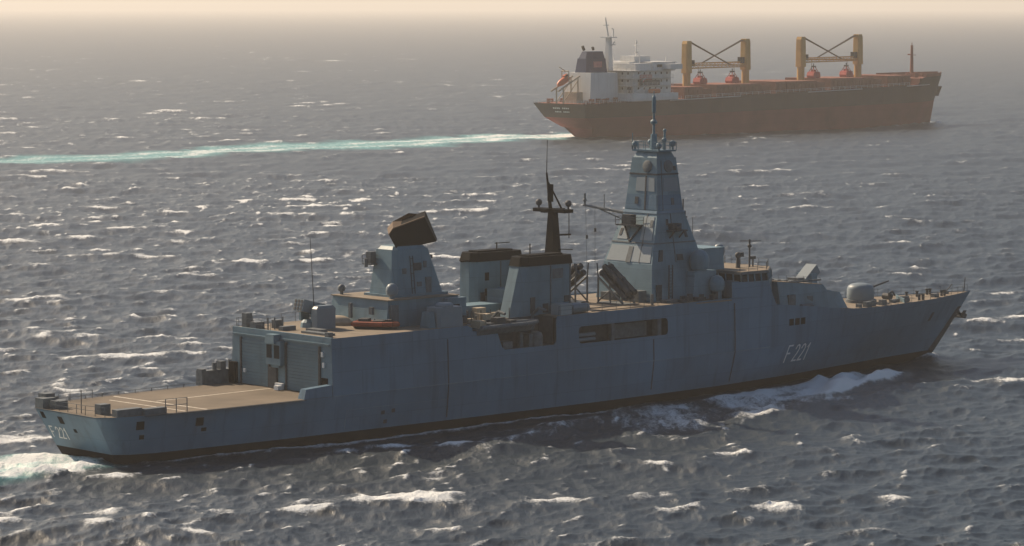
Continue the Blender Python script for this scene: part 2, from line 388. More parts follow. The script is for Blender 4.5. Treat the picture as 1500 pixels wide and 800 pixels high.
    def attr(n):
        a = N.new('ShaderNodeAttribute'); a.attribute_name = n; return a.outputs['Fac']
    def math_(op, a, c=None, clamp=False):
        q = N.new('ShaderNodeMath'); q.operation = op; q.use_clamp = clamp
        for i, v in enumerate((a, c)):
            if v is None: continue
            if isinstance(v, (int, float)): q.inputs[i].default_value = v
            else: Lk.new(v, q.inputs[i])
        return q.outputs[0]
    mp = N.new('ShaderNodeMapping'); mp.inputs['Rotation'].default_value = (0, 0, -WIND); mp.inputs['Scale'].default_value = (1.0, .32, 1)
    Lk.new(tc.outputs['Object'], mp.inputs['Vector'])
    n1 = noise(.8, 10, .68, mp.outputs[0], .6); n2 = noise(3.4, 6, .65)
    f = attr('foam'); ae = attr('aerated')
    brk = math_('ADD', math_('MULTIPLY', n1.outputs['Fac'], .62), math_('MULTIPLY', n2.outputs['Fac'], .38))
    t = math_('SUBTRACT', math_('ADD', math_('MULTIPLY', f, 1.25), math_('MULTIPLY', brk, 3.2)), 2.05)
    mr = N.new('ShaderNodeMapRange'); mr.interpolation_type = 'SMOOTHSTEP'; mr.inputs['From Min'].default_value = -.1; mr.inputs['From Max'].default_value = .75
    Lk.new(t, mr.inputs['Value']); gate = N.new('ShaderNodeMapRange'); gate.inputs['From Min'].default_value = .03; gate.inputs['From Max'].default_value = .22
    Lk.new(f, gate.inputs['Value'])
    foam = math_('MULTIPLY', mr.outputs[0], gate.outputs[0], True)
    # body colour: deep blue-grey, turquoise where air is churned in
    mixc = N.new('ShaderNodeMix'); mixc.data_type = 'RGBA'; mixc.inputs['A'].default_value = (.012, .024, .036, 1); mixc.inputs['B'].default_value = (.12, .44, .43, 1)
    aen = math_('MULTIPLY', ae, math_('ADD', math_('MULTIPLY', n1.outputs['Fac'], 1.5), -.05), True)
    Lk.new(aen, mixc.inputs['Factor']); Lk.new(mixc.outputs['Result'], b.inputs['Base Color'])
    b.inputs['IOR'].default_value = 1.333; b.inputs['Specular IOR Level'].default_value = .68; b.inputs['Roughness'].default_value = .40
    # capillary ripples
    r1 = noise(2.4, 9, .7, mp.outputs[0]); r2 = noise(.42, 5, .6, mp.outputs[0])
    bmp = N.new('ShaderNodeBump'); bmp.inputs['Strength'].default_value = .45; bmp.inputs['Distance'].default_value = .25
    hh = math_('ADD', math_('MULTIPLY', r1.outputs['Fac'], .9), math_('MULTIPLY', r2.outputs['Fac'], 1.3)); Lk.new(hh, bmp.inputs['Height'])
    Lk.new(bmp.outputs['Normal'], b.inputs['Normal'])
    fd = N.new('ShaderNodeBsdfPrincipled'); fd.inputs['Base Color'].default_value = (.72, .75, .76, 1); fd.inputs['Roughness'].default_value = .9; fd.inputs['Specular IOR Level'].default_value = .1
    b2 = N.new('ShaderNodeBump'); b2.inputs['Strength'].default_value = .7; b2.inputs['Distance'].default_value = .35; Lk.new(n2.outputs['Fac'], b2.inputs['Height']); Lk.new(b2.outputs['Normal'], fd.inputs['Normal'])
    ms = N.new('ShaderNodeMixShader'); Lk.new(foam, ms.inputs[0]); Lk.new(b.outputs[0], ms.inputs[1]); Lk.new(fd.outputs[0], ms.inputs[2]); Lk.new(ms.outputs[0], out.inputs['Surface'])
    me.materials.append(m)
    o = bpy.data.objects.new('sea', me); COL.objects.link(o)
    return tag(o, 'choppy grey-blue sea with white caps, glitter and turquoise wakes', 'sea', kind='structure')
make_sea()

# haze: even air from just under the sea to just above the viewpoint
hz = MB(); hz.box(-30000, 30000, -30000, 30000, -5.0, 75.0)
hm = bpy.data.materials.new('sea_haze'); hm.use_nodes = True; nt = hm.node_tree; nt.nodes.remove(nt.nodes['Principled BSDF'])
pv = nt.nodes.new('ShaderNodeVolumePrincipled'); pv.inputs['Density'].default_value = HAZE; pv.inputs['Color'].default_value = (.98, .955, .92, 1); pv.inputs['Anisotropy'].default_value = .22
nt.links.new(pv.outputs[0], nt.nodes['Material Output'].inputs['Volume'])
tag(hz.build('haze', hm), 'warm pale sea haze over the water', 'haze', kind='stuff')

# ------------------------------------------------------------------ frigate
FRIG = thing('frigate', 'grey naval frigate with pyramid mast, black-capped funnels and stern flight deck in the foreground', 'warship', F_O, F_H)
LOA = 142.4
def xst(z): return 2.8 * (1 - z / 4.9) if 0 <= z <= 4.9 else (2.8 - z if z < 0 else 0.0)
def xsm(z): return 134 + 8.35 * (z / 8.1) ** .92 if z >= 0 else 134 + z * .5
DKT = [(0, 4.9), (95, 9.9), (98, 9.6), (104, 9.0), (109, 8.4), (116, 8.12), (130, 8.0), (142.4, 8.1)]     # deck edge height forward of 95
B_L = {-3.0: [(0, 4.2), (3, 5.2), (20, 6.2), (45, 7.2), (70, 7.2), (90, 5.8), (105, 3.9), (118, 2.1), (128, .9), (142.4, .06)],
       0.0: [(0, 4.6), (1.5, 5.7), (4, 6.3), (20, 7.4), (45, 8.05), (70, 8.1), (90, 7.3), (105, 5.3), (118, 3.2), (130, 1.4), (142.4, .06)],
       0.95: [(0, 4.8), (1.5, 5.9), (4, 6.6), (20, 7.6), (45, 8.25), (70, 8.3), (90, 7.6), (105, 5.9), (118, 3.7), (130, 1.7), (142.4, .06)],
       4.9: [(0, 5.2), (1.0, 6.2), (3, 6.9), (6, 7.4), (12, 7.9), (27, 8.5), (60, 8.75), (90, 8.45), (105, 7.3), (118, 5.5), (130, 3.0), (142.4, .06)]}
B_TOP = [(95, 7.89), (105, 7.42), (112, 6.75), (118, 5.95), (125, 4.8), (132, 3.3), (138, 1.7), (142.4, .10)]
ZL = [-3.0, 0.0, .95, 4.9]
def nomin(x, z): return (x - xst(z)) / (xsm(z) - xst(z)) * LOA
def hullb(x, z):
    # (aft of nominal station 95 the side runs on flush above the flight deck level)
    """half breadth of the hull (and of the flush upper side) at x, z"""
    if z <= 4.9:
        i = max(0, min(2, sum(z > q for q in ZL) - 1)); t = (z - ZL[i]) / (ZL[i + 1] - ZL[i]); n = nomin(x, z)
        return lin(B_L[ZL[i]], n) * (1 - t) + lin(B_L[ZL[i + 1]], n) * t
    n = nomin(x, z)
    if n <= 95: return lin(B_L[4.9], n) - (z - 4.9) * .035
    zt = lin(DKT, n); t = min(1.2, (z - 4.9) / (zt - 4.9)); return lin(B_L[4.9], n) * (1 - t) + lin(B_TOP, n) * t
h = MB()
xs_ = sorted(set([0, .5, 1, 1.5, 2.2, 3, 4, 6, 9, 12, 16, 20, 27] + list(np.linspace(32, 94, 18)) + [95] + list(np.linspace(97, 142.4, 26))))
def hp(n, z, sg, tab=None):
    return (xst(z) + n / LOA * (xsm(z) - xst(z)), sg * lin(tab or B_L[z], n), z)
for sg in (-1, 1):
    rows = []
    for n in xs_:
        row = [hp(n, z, sg) for z in ZL]
        row.insert(3, tuple((np.array(row[2]) * .5 + np.array(row[3]) * .5)))
        rows.append(row)
    k = h.add([p for r_ in rows for p in r_]); m_ = 5
    for i in range(len(rows) - 1):
        for j in range(4): h.face([k + i * m_ + j, k + (i + 1) * m_ + j, k + (i + 1) * m_ + j + 1, k + i * m_ + j + 1], 1 if j < 2 else 0)
    fw = [n for n in xs_ if n >= 95]
    k = h.add([p for n in fw for p in (hp(n, 4.9, sg), hp(n, lin(DKT, n), sg, B_TOP))])
    for i in range(len(fw) - 1): h.face([k + 2 * i, k + 2 * i + 2, k + 2 * i + 3, k + 2 * i + 1], 0)
# transom
zz = [-3.0, 0.0, .95, 2.9, 4.9]
def tb(z): return hullb(xst(z), z)
k = h.add([(xst(z), s_ * tb(z), z) for z in zz for s_ in (-1, 1)])
for j in range(4): h.face([k + 2 * j, k + 2 * j + 1, k + 2 * j + 3, k + 2 * j + 2], 1 if j < 2 else 0)
HULL = h.build('hull', [NAVY, BOOT], FRIG, fix=False)
bm = bmesh.new(); bm.from_mesh(HULL.data); bmesh.ops.remove_doubles(bm, verts=bm.verts, dist=.001); bmesh.ops.recalc_face_normals(bm, faces=bm.faces)
for f in bm.faces: f.smooth = True
bm.to_mesh(HULL.data); bm.free(); HULL.data.set_sharp_from_angle(angle=R(28))

def deck_sheet(name, xs, yfun, zfun, m, inset=.06, parent=FRIG, thick=.12):
    d = MB(); L_ = [(x, yfun(x) - inset, zfun(x)) for x in xs]; k = d.add([(x, -y, z) for x, y, z in L_] + [(x, y, z) for x, y, z in L_] + [(x, -y, z - thick) for x, y, z in L_] + [(x, y, z - thick) for x, y, z in L_]); n = len(xs)
    for i in range(n - 1):
        d.face([k + i, k + i + 1, k + n + i + 1, k + n + i]); d.face([k + 2 * n + i, k + 2 * n + i + 1, k + 3 * n + i + 1, k + 3 * n + i])
    return d.build(name, m, parent)
fd_ = deck_sheet('flight_deck', [0, .5, 1, 1.5, 2.2, 3, 4, 6, 9, 12, 16, 20, 24, 27.6], lambda x: hullb(x, 4.9), lambda x: 4.9, FDECK, .03)
ln = MB()
def line2(a, b, w_, z):
    a, b = Vector((*a, z)), Vector((*b, z)); d = (b - a).normalized(); s_ = Vector((-d.y, d.x, 0)) * w_ / 2
    k = ln.add([a - s_, b - s_, b + s_, a + s_]); ln.face([k, k + 1, k + 2, k + 3])
line2((11.1, 7.2), (11.9, -7.6), .28, 4.906); line2((9.0, 5.0), (9.5, -7.2), .22, 4.906); line2((12.0, 1.0), (27.2, 1.4), .24, 4.906)
ln.build('deck_marking', LINE, fd_)
# foredeck sheet
fx = [95.2, 98, 101, 104, 107, 109, 112, 116, 120, 125, 130, 134, 137, 140, 141.8]
deck_sheet('foredeck', fx, lambda x: hullb(x, lin(DKT, nomin(x, 8)) - .1), lambda x: lin(DKT, nomin(x, 8)) - .10, DECK, .05)

# flush upper side with its two openings (starboard), plain to port
WT = 11.05
sw = MB()
def side_poly(outer, holes, sg):
    tris = tessellate_polygon([[Vector((x, z, 0)) for x, z in r_] for r_ in [outer] + holes])
    flat = [p for r_ in [outer] + holes for p in r_]; k = sw.add([(x, sg * hullb(x, z), z) for x, z in flat])
    for t in tris: sw.face([k + i for i in t])
def rect_round(x0, x1, z0, z1, c):
    return [(x0 + c, z0), (x1 - c, z0), (x1 - c * .3, z0 + c * .3), (x1, z0 + c), (x1, z1 - c), (x1 - c * .3, z1 - c * .3), (x1 - c, z1), (x0 + c, z1), (x0 + c * .3, z1 - c * .3), (x0, z1 - c), (x0, z0 + c), (x0 + c * .3, z0 + c * .3)]
SLOT = (62.8, 77.1, 7.75, 9.65)
def steps(a, b, z, n=5): return [(a + (b - a) * i / n, z) for i in range(n + 1)]
side_poly(steps(27.5, 47.0, 4.9, 8) + [(47.0, 10.6), (46.2, WT - .1)] + steps(43.5, 27.5, WT - .15, 6), [], -1)
side_poly(steps(47.0, 61.0, 4.9, 6) + [(61.0, WT), (59.5, WT), (59.3, 10.4), (59.3, 8.3), (58.9, 7.95), (51.6, 7.95), (51.2, 8.3), (50.6, 9.9), (47.0, 10.3)], [], -1)
side_poly(steps(61.0, 80.0, 4.9, 8) + [(80.0, WT + .1), (61.0, WT)], [rect_round(*SLOT, .42)], -1)
side_poly(steps(80.0, 92.87, 4.9, 8) + [(93.55, 5.95), (94.2, 6.95), (94.85, 7.95), (95.5, 8.95), (96.1, 9.92), (95.5, 10.9), (94.6, 12.75), (88.0, 13.05), (88.0, WT + .2), (80.0, WT + .1)], [], -1)
side_poly(steps(27.5, 92.87, 4.9, 20) + [(93.55, 5.95), (94.2, 6.95), (94.85, 7.95), (95.5, 8.95), (96.1, 9.92), (95.5, 10.9), (94.6, 12.75), (88.0, 13.05), (88.0, WT + .2), (61, WT), (43.5, WT - .15), (27.5, WT - .15)], [], 1)
SIDE = sw.build('upper_side', NAVY, FRIG, fix=False)
# slot interior
s_ = MB(); x0, x1, z0, z1 = SLOT; yo = -hullb(70, 8.7) + .02
s_.box(x0 - .2, x1 + .2, yo + 2.4, yo + 2.5, z0 - .3, z1 + .3); s_.box(x0 - .2, x1 + .2, yo + .25, yo + 2.4, z0 - .3, z0 - .2); s_.box(x0 - .2, x1 + .2, yo + .25, yo + 2.4, z1 + .2, z1 + .3)
s_.box(x0 - .3, x0 - .2, yo + .25, yo + 2.5, z0 - .2, z1 + .2); s_.box(x1 + .2, x1 + .3, yo + .25, yo + 2.5, z0 - .2, z1 + .2)
GAL = s_.build('side_gallery', GREYD, FRIG)
g = MB(); g.box(68.3, 68.75, yo + .3, yo + .7, z0 - .15, z1 + .15); g.box(69.6, 75.2, yo + 1.6, yo + 2.2, z0 - .1, z1 - .35); g.box(75.9, 76.5, yo + .5, yo + 1.4, z0 - .1, z1 - .1); g.each('gallery_locker', GREYM, GAL)
g = MB()
for q in range(2): g.tube((63.1, yo + 1.0, z0 + .25 + q * .55), (66.3, yo + 1.0, z0 + .25 + q * .55), .21, n=10)
g.each('gallery_tube', RADOME, GAL)
# boat bay
s_ = MB(); yb = -8.35
s_.box(50.4, 59.4, -5.75, -5.6, 7.7, WT - .1); s_.box(51.0, 59.3, yb + .1, -5.75, 7.7, 7.9); s_.box(59.32, 59.5, yb + .35, -5.6, 7.7, WT - .05); s_.box(50.2, 50.4, yb + .35, -5.6, 7.7, 10.2)
BAY = s_.build('boat_bay', GREYD, FRIG)
g = MB(); g.tube((57.3, -7.5, 7.9), (57.3, -7.5, 9.0), .75, n=14); g.lathe([(.75, 0), (.6, .35), (.2, .5)], (57.3, -7.5, 9.0), 14); g.each('life_raft_canister', GREYM, BAY, True)
g = MB(); g.box(54.7, 55.15, -7.7, -7.3, 7.9, 9.5); g.box(52.0, 53.4, -7.9, -6.6, 7.9, 8.7); g.box(55.9, 56.4, -7.9, -6.2, 7.9, 9.3); g.each('bay_fitting', GREYM, BAY)
g = MB()
for x in (51.9, 58.0): g.path([(x, -6.0, 8.0), (x, -6.2, 11.2), (x, -7.2, 12.0), (x, -8.3, 11.8)], .17, 8)
g.each('boat_davit', GREYM, BAY)

# decks of the superstructure
def sdeck(name, x0, x1, z, y0=None, y1=None, m=DECK):
    d = MB(); n = max(2, int((x1 - x0) / 4)); xs = [x0 + (x1 - x0) * i / n for i in range(n + 1)]
    a = [(x, (-hullb(x, z) + .03) if y0 is None else y0, z) for x in xs]; b_ = [(x, (hullb(x, z) - .03) if y1 is None else y1, z) for x in xs]
    d.hexa([(p[0], p[1], z - .15) for p in a] + [(p[0], p[1], z - .15) for p in b_[::-1]], a + b_[::-1])
    return d.build(name, m, FRIG)
sdeck('hangar_roof', 27.52, 46.9, WT - .17)
sdeck('boat_deck', 47.0, 59.3, WT - .20, y0=-5.58)
sdeck('missile_deck', 59.52, 88.0, WT - .02)
# hangar aft face with doors and control cabin
a = MB(); xa = 27.5
ring = [(-hullb(27.5, 4.95) + .03, 4.95), (hullb(27.5, 4.95) - .03, 4.95), (hullb(27.5, WT) - .03, WT - .1), (-hullb(27.5, WT) + .03, WT - .1)]
a.hexa([(xa, y, z) for y, z in ring], [(xa + .25, y, z) for y, z in ring])
a.box(xa - .18, xa - .002, -8.0, 8.1, 10.12, 10.3)
HANG = a.build('hangar_front', NAVY2, FRIG)
def shutter(y0, y1, z0, z1):
    d = MB(); n = 14
    for i in range(n):
        za, zb = z0 + (z1 - z0) * i / n, z0 + (z1 - z0) * (i + 1) / n
        d.hexa([(xa - .06, y0, za), (xa - .06, y1, za), (xa - .003, y1, za), (xa - .003, y0, za)], [(xa - .12, y0, zb - .02), (xa - .12, y1, zb - .02), (xa - .003, y1, zb - .02), (xa - .003, y0, zb - .02)])
    d.each('hangar_door', NAVY2, HANG)
shutter(2.1, 6.6, 4.97, 9.7); shutter(-6.3, -1.1, 4.97, 9.7)
d = MB()
for y in (6.75, 1.95, -.95, -6.45): d.box(xa - .2, xa - .004, y - .12, y + .12, 4.97, 9.95)
d.each('door_rail', GREYD, HANG)
d = MB(); d.box(xa - .7, xa - .003, -.7, 1.75, 7.5, 10.0); d.frus(xa - 1.0, xa - .003, .05, 1.6, 9.75, xa - .9, xa - .003, .15, 1.5, 10.7); d.box(xa - .55, xa - .003, -.2, .9, 7.2, 7.5)
CAB = d.build('control_cabin', NAVY2, HANG)
d = MB(); d.box(xa - .73, xa - .70, .75, 1.6, 8.2, 9.6); d.box(xa - .73, xa - .70, -.55, .35, 8.2, 9.6); d.each('cabin_window', GLASS, CAB)
d = MB(); d.box(xa - .30, xa - .003, .55, 1.75, 4.97, 7.15); d.build('personnel_door', GREYD, HANG)
d = MB(); d.box(xa - .05, xa - .003, -7.7, -6.65, 5.1, 6.7); d.build('personnel_door', BLACK, HANG)
d = MB(); d.box(xa - .22, xa - .003, -7.1, -6.8, 8.9, 9.4); d.box(xa - .22, xa - .003, -7.3, -7.0, 7.8, 8.3); d.box(xa - .25, xa - .003, 5.9, 6.2, 6.2, 6.6); d.box(xa - .6, xa - .3, -.8, .4, 4.95, 5.6); d.box(xa - 1.2, xa - .7, -.9, -.2, 4.95, 5.4); d.each('wall_lamp', WHITE, HANG)
# step of hull side beside hangar, port container block with gear
d = MB(); d.hexa([(23.8, -hullb(23.8, 4.9) + .05, 4.9), (27.45, -hullb(27.4, 4.9) + .05, 4.9), (27.45, -7.5, 4.9), (23.8, -7.3, 4.9)], [(24.1, -hullb(23.8, 4.9) + .1, 5.9), (27.45, -hullb(27.4, 4.9) + .1, 6.1), (27.45, -7.55, 6.1), (24.1, -7.4, 5.9)])
d.each('bulwark', NAVY, FRIG)
d = MB(); d.box(23.6, 29.0, 8.62, 9.7, 4.75, 6.35); d.box(23.6, 24.2, 8.7, 9.6, 6.35, 6.55); d.box(26.2, 26.9, 8.75, 9.5, 6.35, 7.2); d.tube((25.6, 9.1, 6.35), (25.6, 9.1, 7.1), .25); d.tube((27.7, 9.1, 6.35), (27.7, 9.1, 7.3), .2)
d.build('port_sponson', GREYM, FRIG)
d = MB(); d.box(27.0, 27.45, 7.4, 8.4, 4.95, 7.2); d.build('personnel_door', BLACK, HANG)
# safety nets at the deck edge
for sg in (-1, 1):
    d = MB()
    for i in range(11):
        xx0, xx1 = 4.5 + i * 1.75, 4.5 + i * 1.75 + 1.65
        if sg == 1 and xx1 > 23.4: continue
        p = [(xx, sg * (hullb(xx, 4.9) + o_), 4.86 + o_ * .12) for xx, o_ in ((xx0, .02), (xx1, .02), (xx1, .55), (xx0, .55))]
        d.hexa([(q[0], q[1], q[2] - .05) for q in p], p)
    d.each('safety_net', GREYD, FRIG)
# quarterdeck fittings and rails
d = MB()
for (x, y, sx, sy, sz) in ((.9, 4.6, .8, .7, 1.0), (1.7, 5.6, .6, .6, 1.3), (1.5, 3.3, .7, .7, .8), (2.6, 6.4, .8, .4, .8)): d.box(x - sx, x + sx, y - sy, y + sy, 4.9, 4.9 + sz)
for (x, y, sx, sy, sz) in ((2.2, -3.4, .6, .5, 1.0), (3.2, -6.1, 1.5, .45, .7), (6.0, -6.7, 1.3, .4, .6)): d.box(x - sx, x + sx, y - sy, y + sy, 4.9, 4.9 + sz)
d.each('deck_locker', GREYM, FRIG)
d = MB(); d.rail([(.4, 3.0, 4.9), (.4, -3.0, 4.9), (.9, -5.6, 4.9)], .95, 1.6, .035); d.rail([(7.0, -7.3, 4.9), (9.5, -7.5, 4.9)], 1.4, 1.2, .05)
d.rail([(3.4, 7.1, 4.9), (10, 7.7, 4.9), (23, 8.3, 4.9)], .35, 2.2, .04, 1); d.rail([(4, 6.8, 4.9), (8.5, 7.3, 4.9)], .9, 1.5, .03)
d.each('guard_rail', GREYM, FRIG)
d = MB(); d.tube((3.1, -5.0, 5.0), (3.1, -5.0, 5.5), .22); d.tube((3.9, -5.0, 5.0), (3.9, -5.0, 5.5), .22); d.tube((.9, -1.6, 4.9), (.9, -1.6, 7.2), .05); d.each('bollard', GREYD, FRIG)
# mooring openings in the transom and quarter
def fair(x, y, z, w_, hgt, nx):
    d = MB(); n = Vector(nx).normalized(); u = Vector((0, 0, 1)).cross(n).normalized(); v = n.cross(u)
    d.obox((x, y, z), u, v, n, w_, hgt, .03); return d
for (y, z, a_, b_) in ((4.3, 4.25, .3, .38), (1.4, 3.95, .36, .42), (-.3, 3.0, .22, .2)):
    n = Vector((-1, 0, -.55)); fair(xst(z) - .012, y, z, a_, b_, n).build('mooring_port', BLACK, HULL)
for (x, z, a_, b_) in ((4.2, 3.9, .42, .42), (4.5, 2.7, .25, .22), (11.0, 3.75, .45, .42), (11.6, 2.9, .3, .18)):
    y = -hullb(x, z); y2 = -hullb(x + .3, z); fair(x, y - .005, z, a_, b_, (y2 - y, -.3, -.05)).build('mooring_port', BLACK, HULL)
# lettering
GL = {'F': [((0, 0), (0, 1)), ((0, 1), (.62, 1)), ((0, .52), (.5, .52))],
      '2': [((.02, .78), (.12, .95)), ((.12, .95), (.3, 1)), ((.3, 1), (.5, .93)), ((.5, .93), (.58, .75)), ((.58, .75), (.45, .5)), ((.45, .5), (.0, .02)), ((0, .03), (.62, .03))],
      '1': [((.28, 0), (.28, 1)), ((.28, 1), (.05, .8))]}
def letters(text, mapf, wchar, hgt, th, name, gap=.3):
    d = MB(); x = 0.0
    for ch in text:
        if ch == ' ': x += wchar * .55; continue
        for (a_, b_) in GL[ch]:
            A_, B_ = Vector((x + a_[0] * wchar / .62, a_[1] * hgt)), Vector((x + b_[0] * wchar / .62, b_[1] * hgt))
            dv = (B_ - A_).normalized(); pv_ = Vector((-dv.y, dv.x)) * th / 2; A_ -= dv * th * .4; B_ += dv * th * .4
            n = 4
            for i in range(n):
                p, q = A_.lerp(B_, i / n), A_.lerp(B_, (i + 1) / n)
                k = d.add([mapf(*(p - pv_)), mapf(*(q - pv_)), mapf(*(q + pv_)), mapf(*(p + pv_))]); d.face([k, k + 1, k + 2, k + 3])
        x += wchar + gap
    return d.build(name, TEXTW, HULL, fix=False)
letters('F 221', lambda u, v: (98.6 + u + v * .12, -hullb(98.6 + u + v * .12, 2.7 + v) - .035, 2.7 + v), .75, 2.0, .2, 'pennant_number', .38)
letters('F 221', lambda u, v: (xst(1.9 + v) - .03, 4.3 - u, 1.9 + v), .5, 1.15, .13, 'pennant_number', .22)
# plating joints, pipes and ports on the starboard side
for (x, zt, zb) in ((43.4, 9.7, 1.3), (74.7, 7.4, 1.6), (88.4, 10.6, 1.3)):
    d = MB(); zsteps = np.linspace(zb, zt, 9)
    for za, zb_ in zip(zsteps[:-1], zsteps[1:]): d.tube((x, -hullb(x, za) - .02, za), (x, -hullb(x, zb_) - .02, zb_), .07, n=6)
    d.each('drain_pipe', GREYD, HULL)
d = MB()
for (x0_, x1_, z_) in ((27.6, 60, 4.92), (60, 95, 4.92)):
    xs2 = np.linspace(x0_, x1_, 12)
    for p, q in zip(xs2[:-1], xs2[1:]): d.tube((p, -hullb(p, z_) - .0, z_), (q, -hullb(q, z_) - .0, z_), .05, n=5)
xs2 = np.linspace(29.5, 43.2, 8)
for p, q in zip(xs2[:-1], xs2[1:]): d.tube((p, -hullb(p, 3.3), 3.3), (q, -hullb(q, 3.3), 3.3), .035, n=5)
d.tube((29.5, -hullb(29.5, 3.3), 3.3), (29.5, -hullb(29.5, 1.2), 1.2), .035)
d.each('rubbing_strake', NAVY2, HULL)
for x in (99.0, 100.1, 101.2):
    d = MB(); zc = 7.55; y = -hullb(x, zc); d.hexa([(x - .42, -hullb(x - .42, zc - .4) - .02, zc - .4), (x + .42, -hullb(x + .42, zc - .4) - .02, zc - .4), (x + .42, y + .3, zc - .4), (x - .42, y + .3, zc - .4)], [(x - .42, -hullb(x - .42, zc + .4) - .02, zc + .4), (x + .42, -hullb(x + .42, zc + .4) - .02, zc + .4), (x + .42, y + .3, zc + .4), (x - .42, y + .3, zc + .4)])
    d.build('side_port', BLACK, HULL)
for (x, z_) in ((34.5, 2.6), (35.9, 2.7), (34.9, 1.6)):
    fair(x, -hullb(x, z_) - .01, z_, .22, .2, (0, -1, -.12)).build('scupper', GREYD, HULL)
# bow anchor, its recess and stem plate
d = MB(); d.hexa([(131.2, -hullb(131.2, 5.0) - .02, 5.0), (131.9, -hullb(131.9, 5.0) - .02, 5.0), (131.9, -1, 5.0), (131.2, -1, 5.0)], [(131.7, -hullb(131.7, 6.1) - .02, 6.1), (132.4, -hullb(132.4, 6.1) - .02, 6.1), (132.4, -1, 6.1), (131.7, -1, 6.1)]); d.build('hawse_pipe', GREYD, HULL)
d = MB()
zs3 = np.linspace(.9, 6.2, 10)
k = d.add([(xsm(z) - u_, sg * (hullb(xsm(z) - u_, z) + .02), z) for z in zs3 for sg, u_ in ((-1, 1.9 - .1 * z), (-1, .05), (1, .05), (1, 1.9 - .1 * z))])
for i in range(9):
    for j in range(3): d.face([k + i * 4 + j, k + i * 4 + j + 1, k + i * 4 + j + 5, k + i * 4 + j + 4])
d.build('stem_plate', GREYD, HULL)
d = MB(); d.tube((139.7, 0, 5.9), (140.2, 0, 5.0), .22); d.obox((140.25, 0, 5.0), (0, 1, 0), (.5, 0, .86), (.86, 0, -.5), .95, .28, .25); d.obox((140.0, .8, 5.25), (.3, .3, .9), (0, 1, 0), (1, 0, 0), .5, .16, .16); d.obox((140.0, -.8, 5.25), (.3, -.3, .9), (0, 1, 0), (1, 0, 0), .5, .16, .16)
d.build('anchor', GREYD, HULL)

# ---- after deckhouse, radar tower and antenna
RZ = WT - .17
d = MB(); d.frus(38.5, 49.0, -4.15, 5.6, RZ, 38.9, 48.9, -4.0, 5.2, 13.75); d.box(46.6, 49.3, -4.9, -4.17, RZ, 13.6)
DH = d.build('after_deckhouse', NAVY2, FRIG)
d = MB(); d.box(38.7, 49.0, -4.15, 5.4, 13.75, 13.85); d.build('roof', DECK, DH)
d = MB(); d.box(47.3, 48.3, -4.95, -4.9, RZ + .1, 12.9); d.build('door', BLACK, DH)
d = MB(); d.box(39.0, 40.0, -4.45, -4.16, RZ, 13.3); d.box(38.2, 38.48, -2.2, -1.6, 12.2, 13.0); d.box(38.2, 38.48, 1.4, 1.8, 11.6, 13.2); d.each('wall_fitting', GREYM, DH)
T = MB(); T.frus(41.2, 48.6, -2.3, 2.3, 13.85, 41.75, 46.9, -1.75, 1.75, 18.9, .45); T.box(41.0, 48.8, -2.5, 2.5, 13.85, 14.1); T.frus(41.9, 46.8, -1.6, 1.6, 18.9, 42.2, 46.4, -1.4, 1.4, 19.25, .4)
TOW = T.build('radar_tower', NAVY2, FRIG)
d = MB()
for (x, z, hx, hz_) in ((46.2, 14.9, .38, .9), (42.9, 16.6, .25, .3), (45.9, 17.2, .2, .35), (44.9, 15.1, .3, .25)): d.box(x - hx, x + hx, -2.32 + (z - 13.9) * .108 - .08, -2.2 + (z - 13.9) * .108, z - hz_, z + hz_)
d.each('tower_fitting', GREYM, TOW)
d = MB(); d.box(40.7, 42.2, .9, 2.4, 17.2, 17.35); d.rail([(42.2, 2.4, 17.35), (40.7, 2.4, 17.35), (40.7, .9, 17.35), (42.0, .9, 17.35)], .9, .8, .035); d.box(40.9, 41.6, 1.2, 2.0, 17.35, 18.6); d.tube((40.4, 1.4, 17.0), (40.4, 1.4, 17.9), .2); d.build('tower_platform', GREYM, TOW)
d = MB(); d.box(47.4, 48.1, -.7, .5, 16.8, 17.3); d.box(46.9, 47.7, -1.2, -.4, 17.7, 18.1); d.box(44.2, 45.3, -2.1, -1.75, 16.6, 17.4); d.each('tower_fitting', GREYD, TOW)
d = MB()
for z in (14.7, 15.5, 16.3, 17.1, 17.9): d.tube((43.8, -2.35 + (z - 13.85) * .109, z), (44.2, -2.35 + (z - 13.85) * .109, z), .03)
d.tube((43.8, -2.35, 13.9), (43.8, -1.9, 18.2), .04, n=4); d.tube((44.2, -2.35, 13.9), (44.2, -1.9, 18.2), .04, n=4); d.build('ladder', GREYD, TOW)
an = MB()
front = [(41.35, 20.5), (41.95, 21.15), (46.45, 22.2), (48.15, 19.5), (46.35, 19.3), (45.85, 19.25), (45.8, 18.95), (42.4, 18.95)]
back = [(41.1, 20.9), (41.6, 21.55), (44.9, 23.0), (46.3, 22.5), (46.5, 21.0), (45.4, 19.4), (45.0, 19.0), (42.0, 19.0)]
an.hexa([(x, -1.35, z) for x, z in front], [(x + 1.8, .6, z + (.55 if z > 20 else .1)) for x, z in front])
ANT = an.build('radar_antenna', BLACK, TOW)
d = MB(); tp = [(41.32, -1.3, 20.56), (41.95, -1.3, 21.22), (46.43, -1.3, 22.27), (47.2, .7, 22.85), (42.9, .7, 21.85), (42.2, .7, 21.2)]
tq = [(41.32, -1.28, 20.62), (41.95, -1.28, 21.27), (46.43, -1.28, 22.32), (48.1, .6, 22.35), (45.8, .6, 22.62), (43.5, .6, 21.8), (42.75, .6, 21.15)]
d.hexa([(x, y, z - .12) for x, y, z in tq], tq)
d.build('antenna_top', ANTOP, ANT)  # brown sheet paints the sunlit top of the antenna
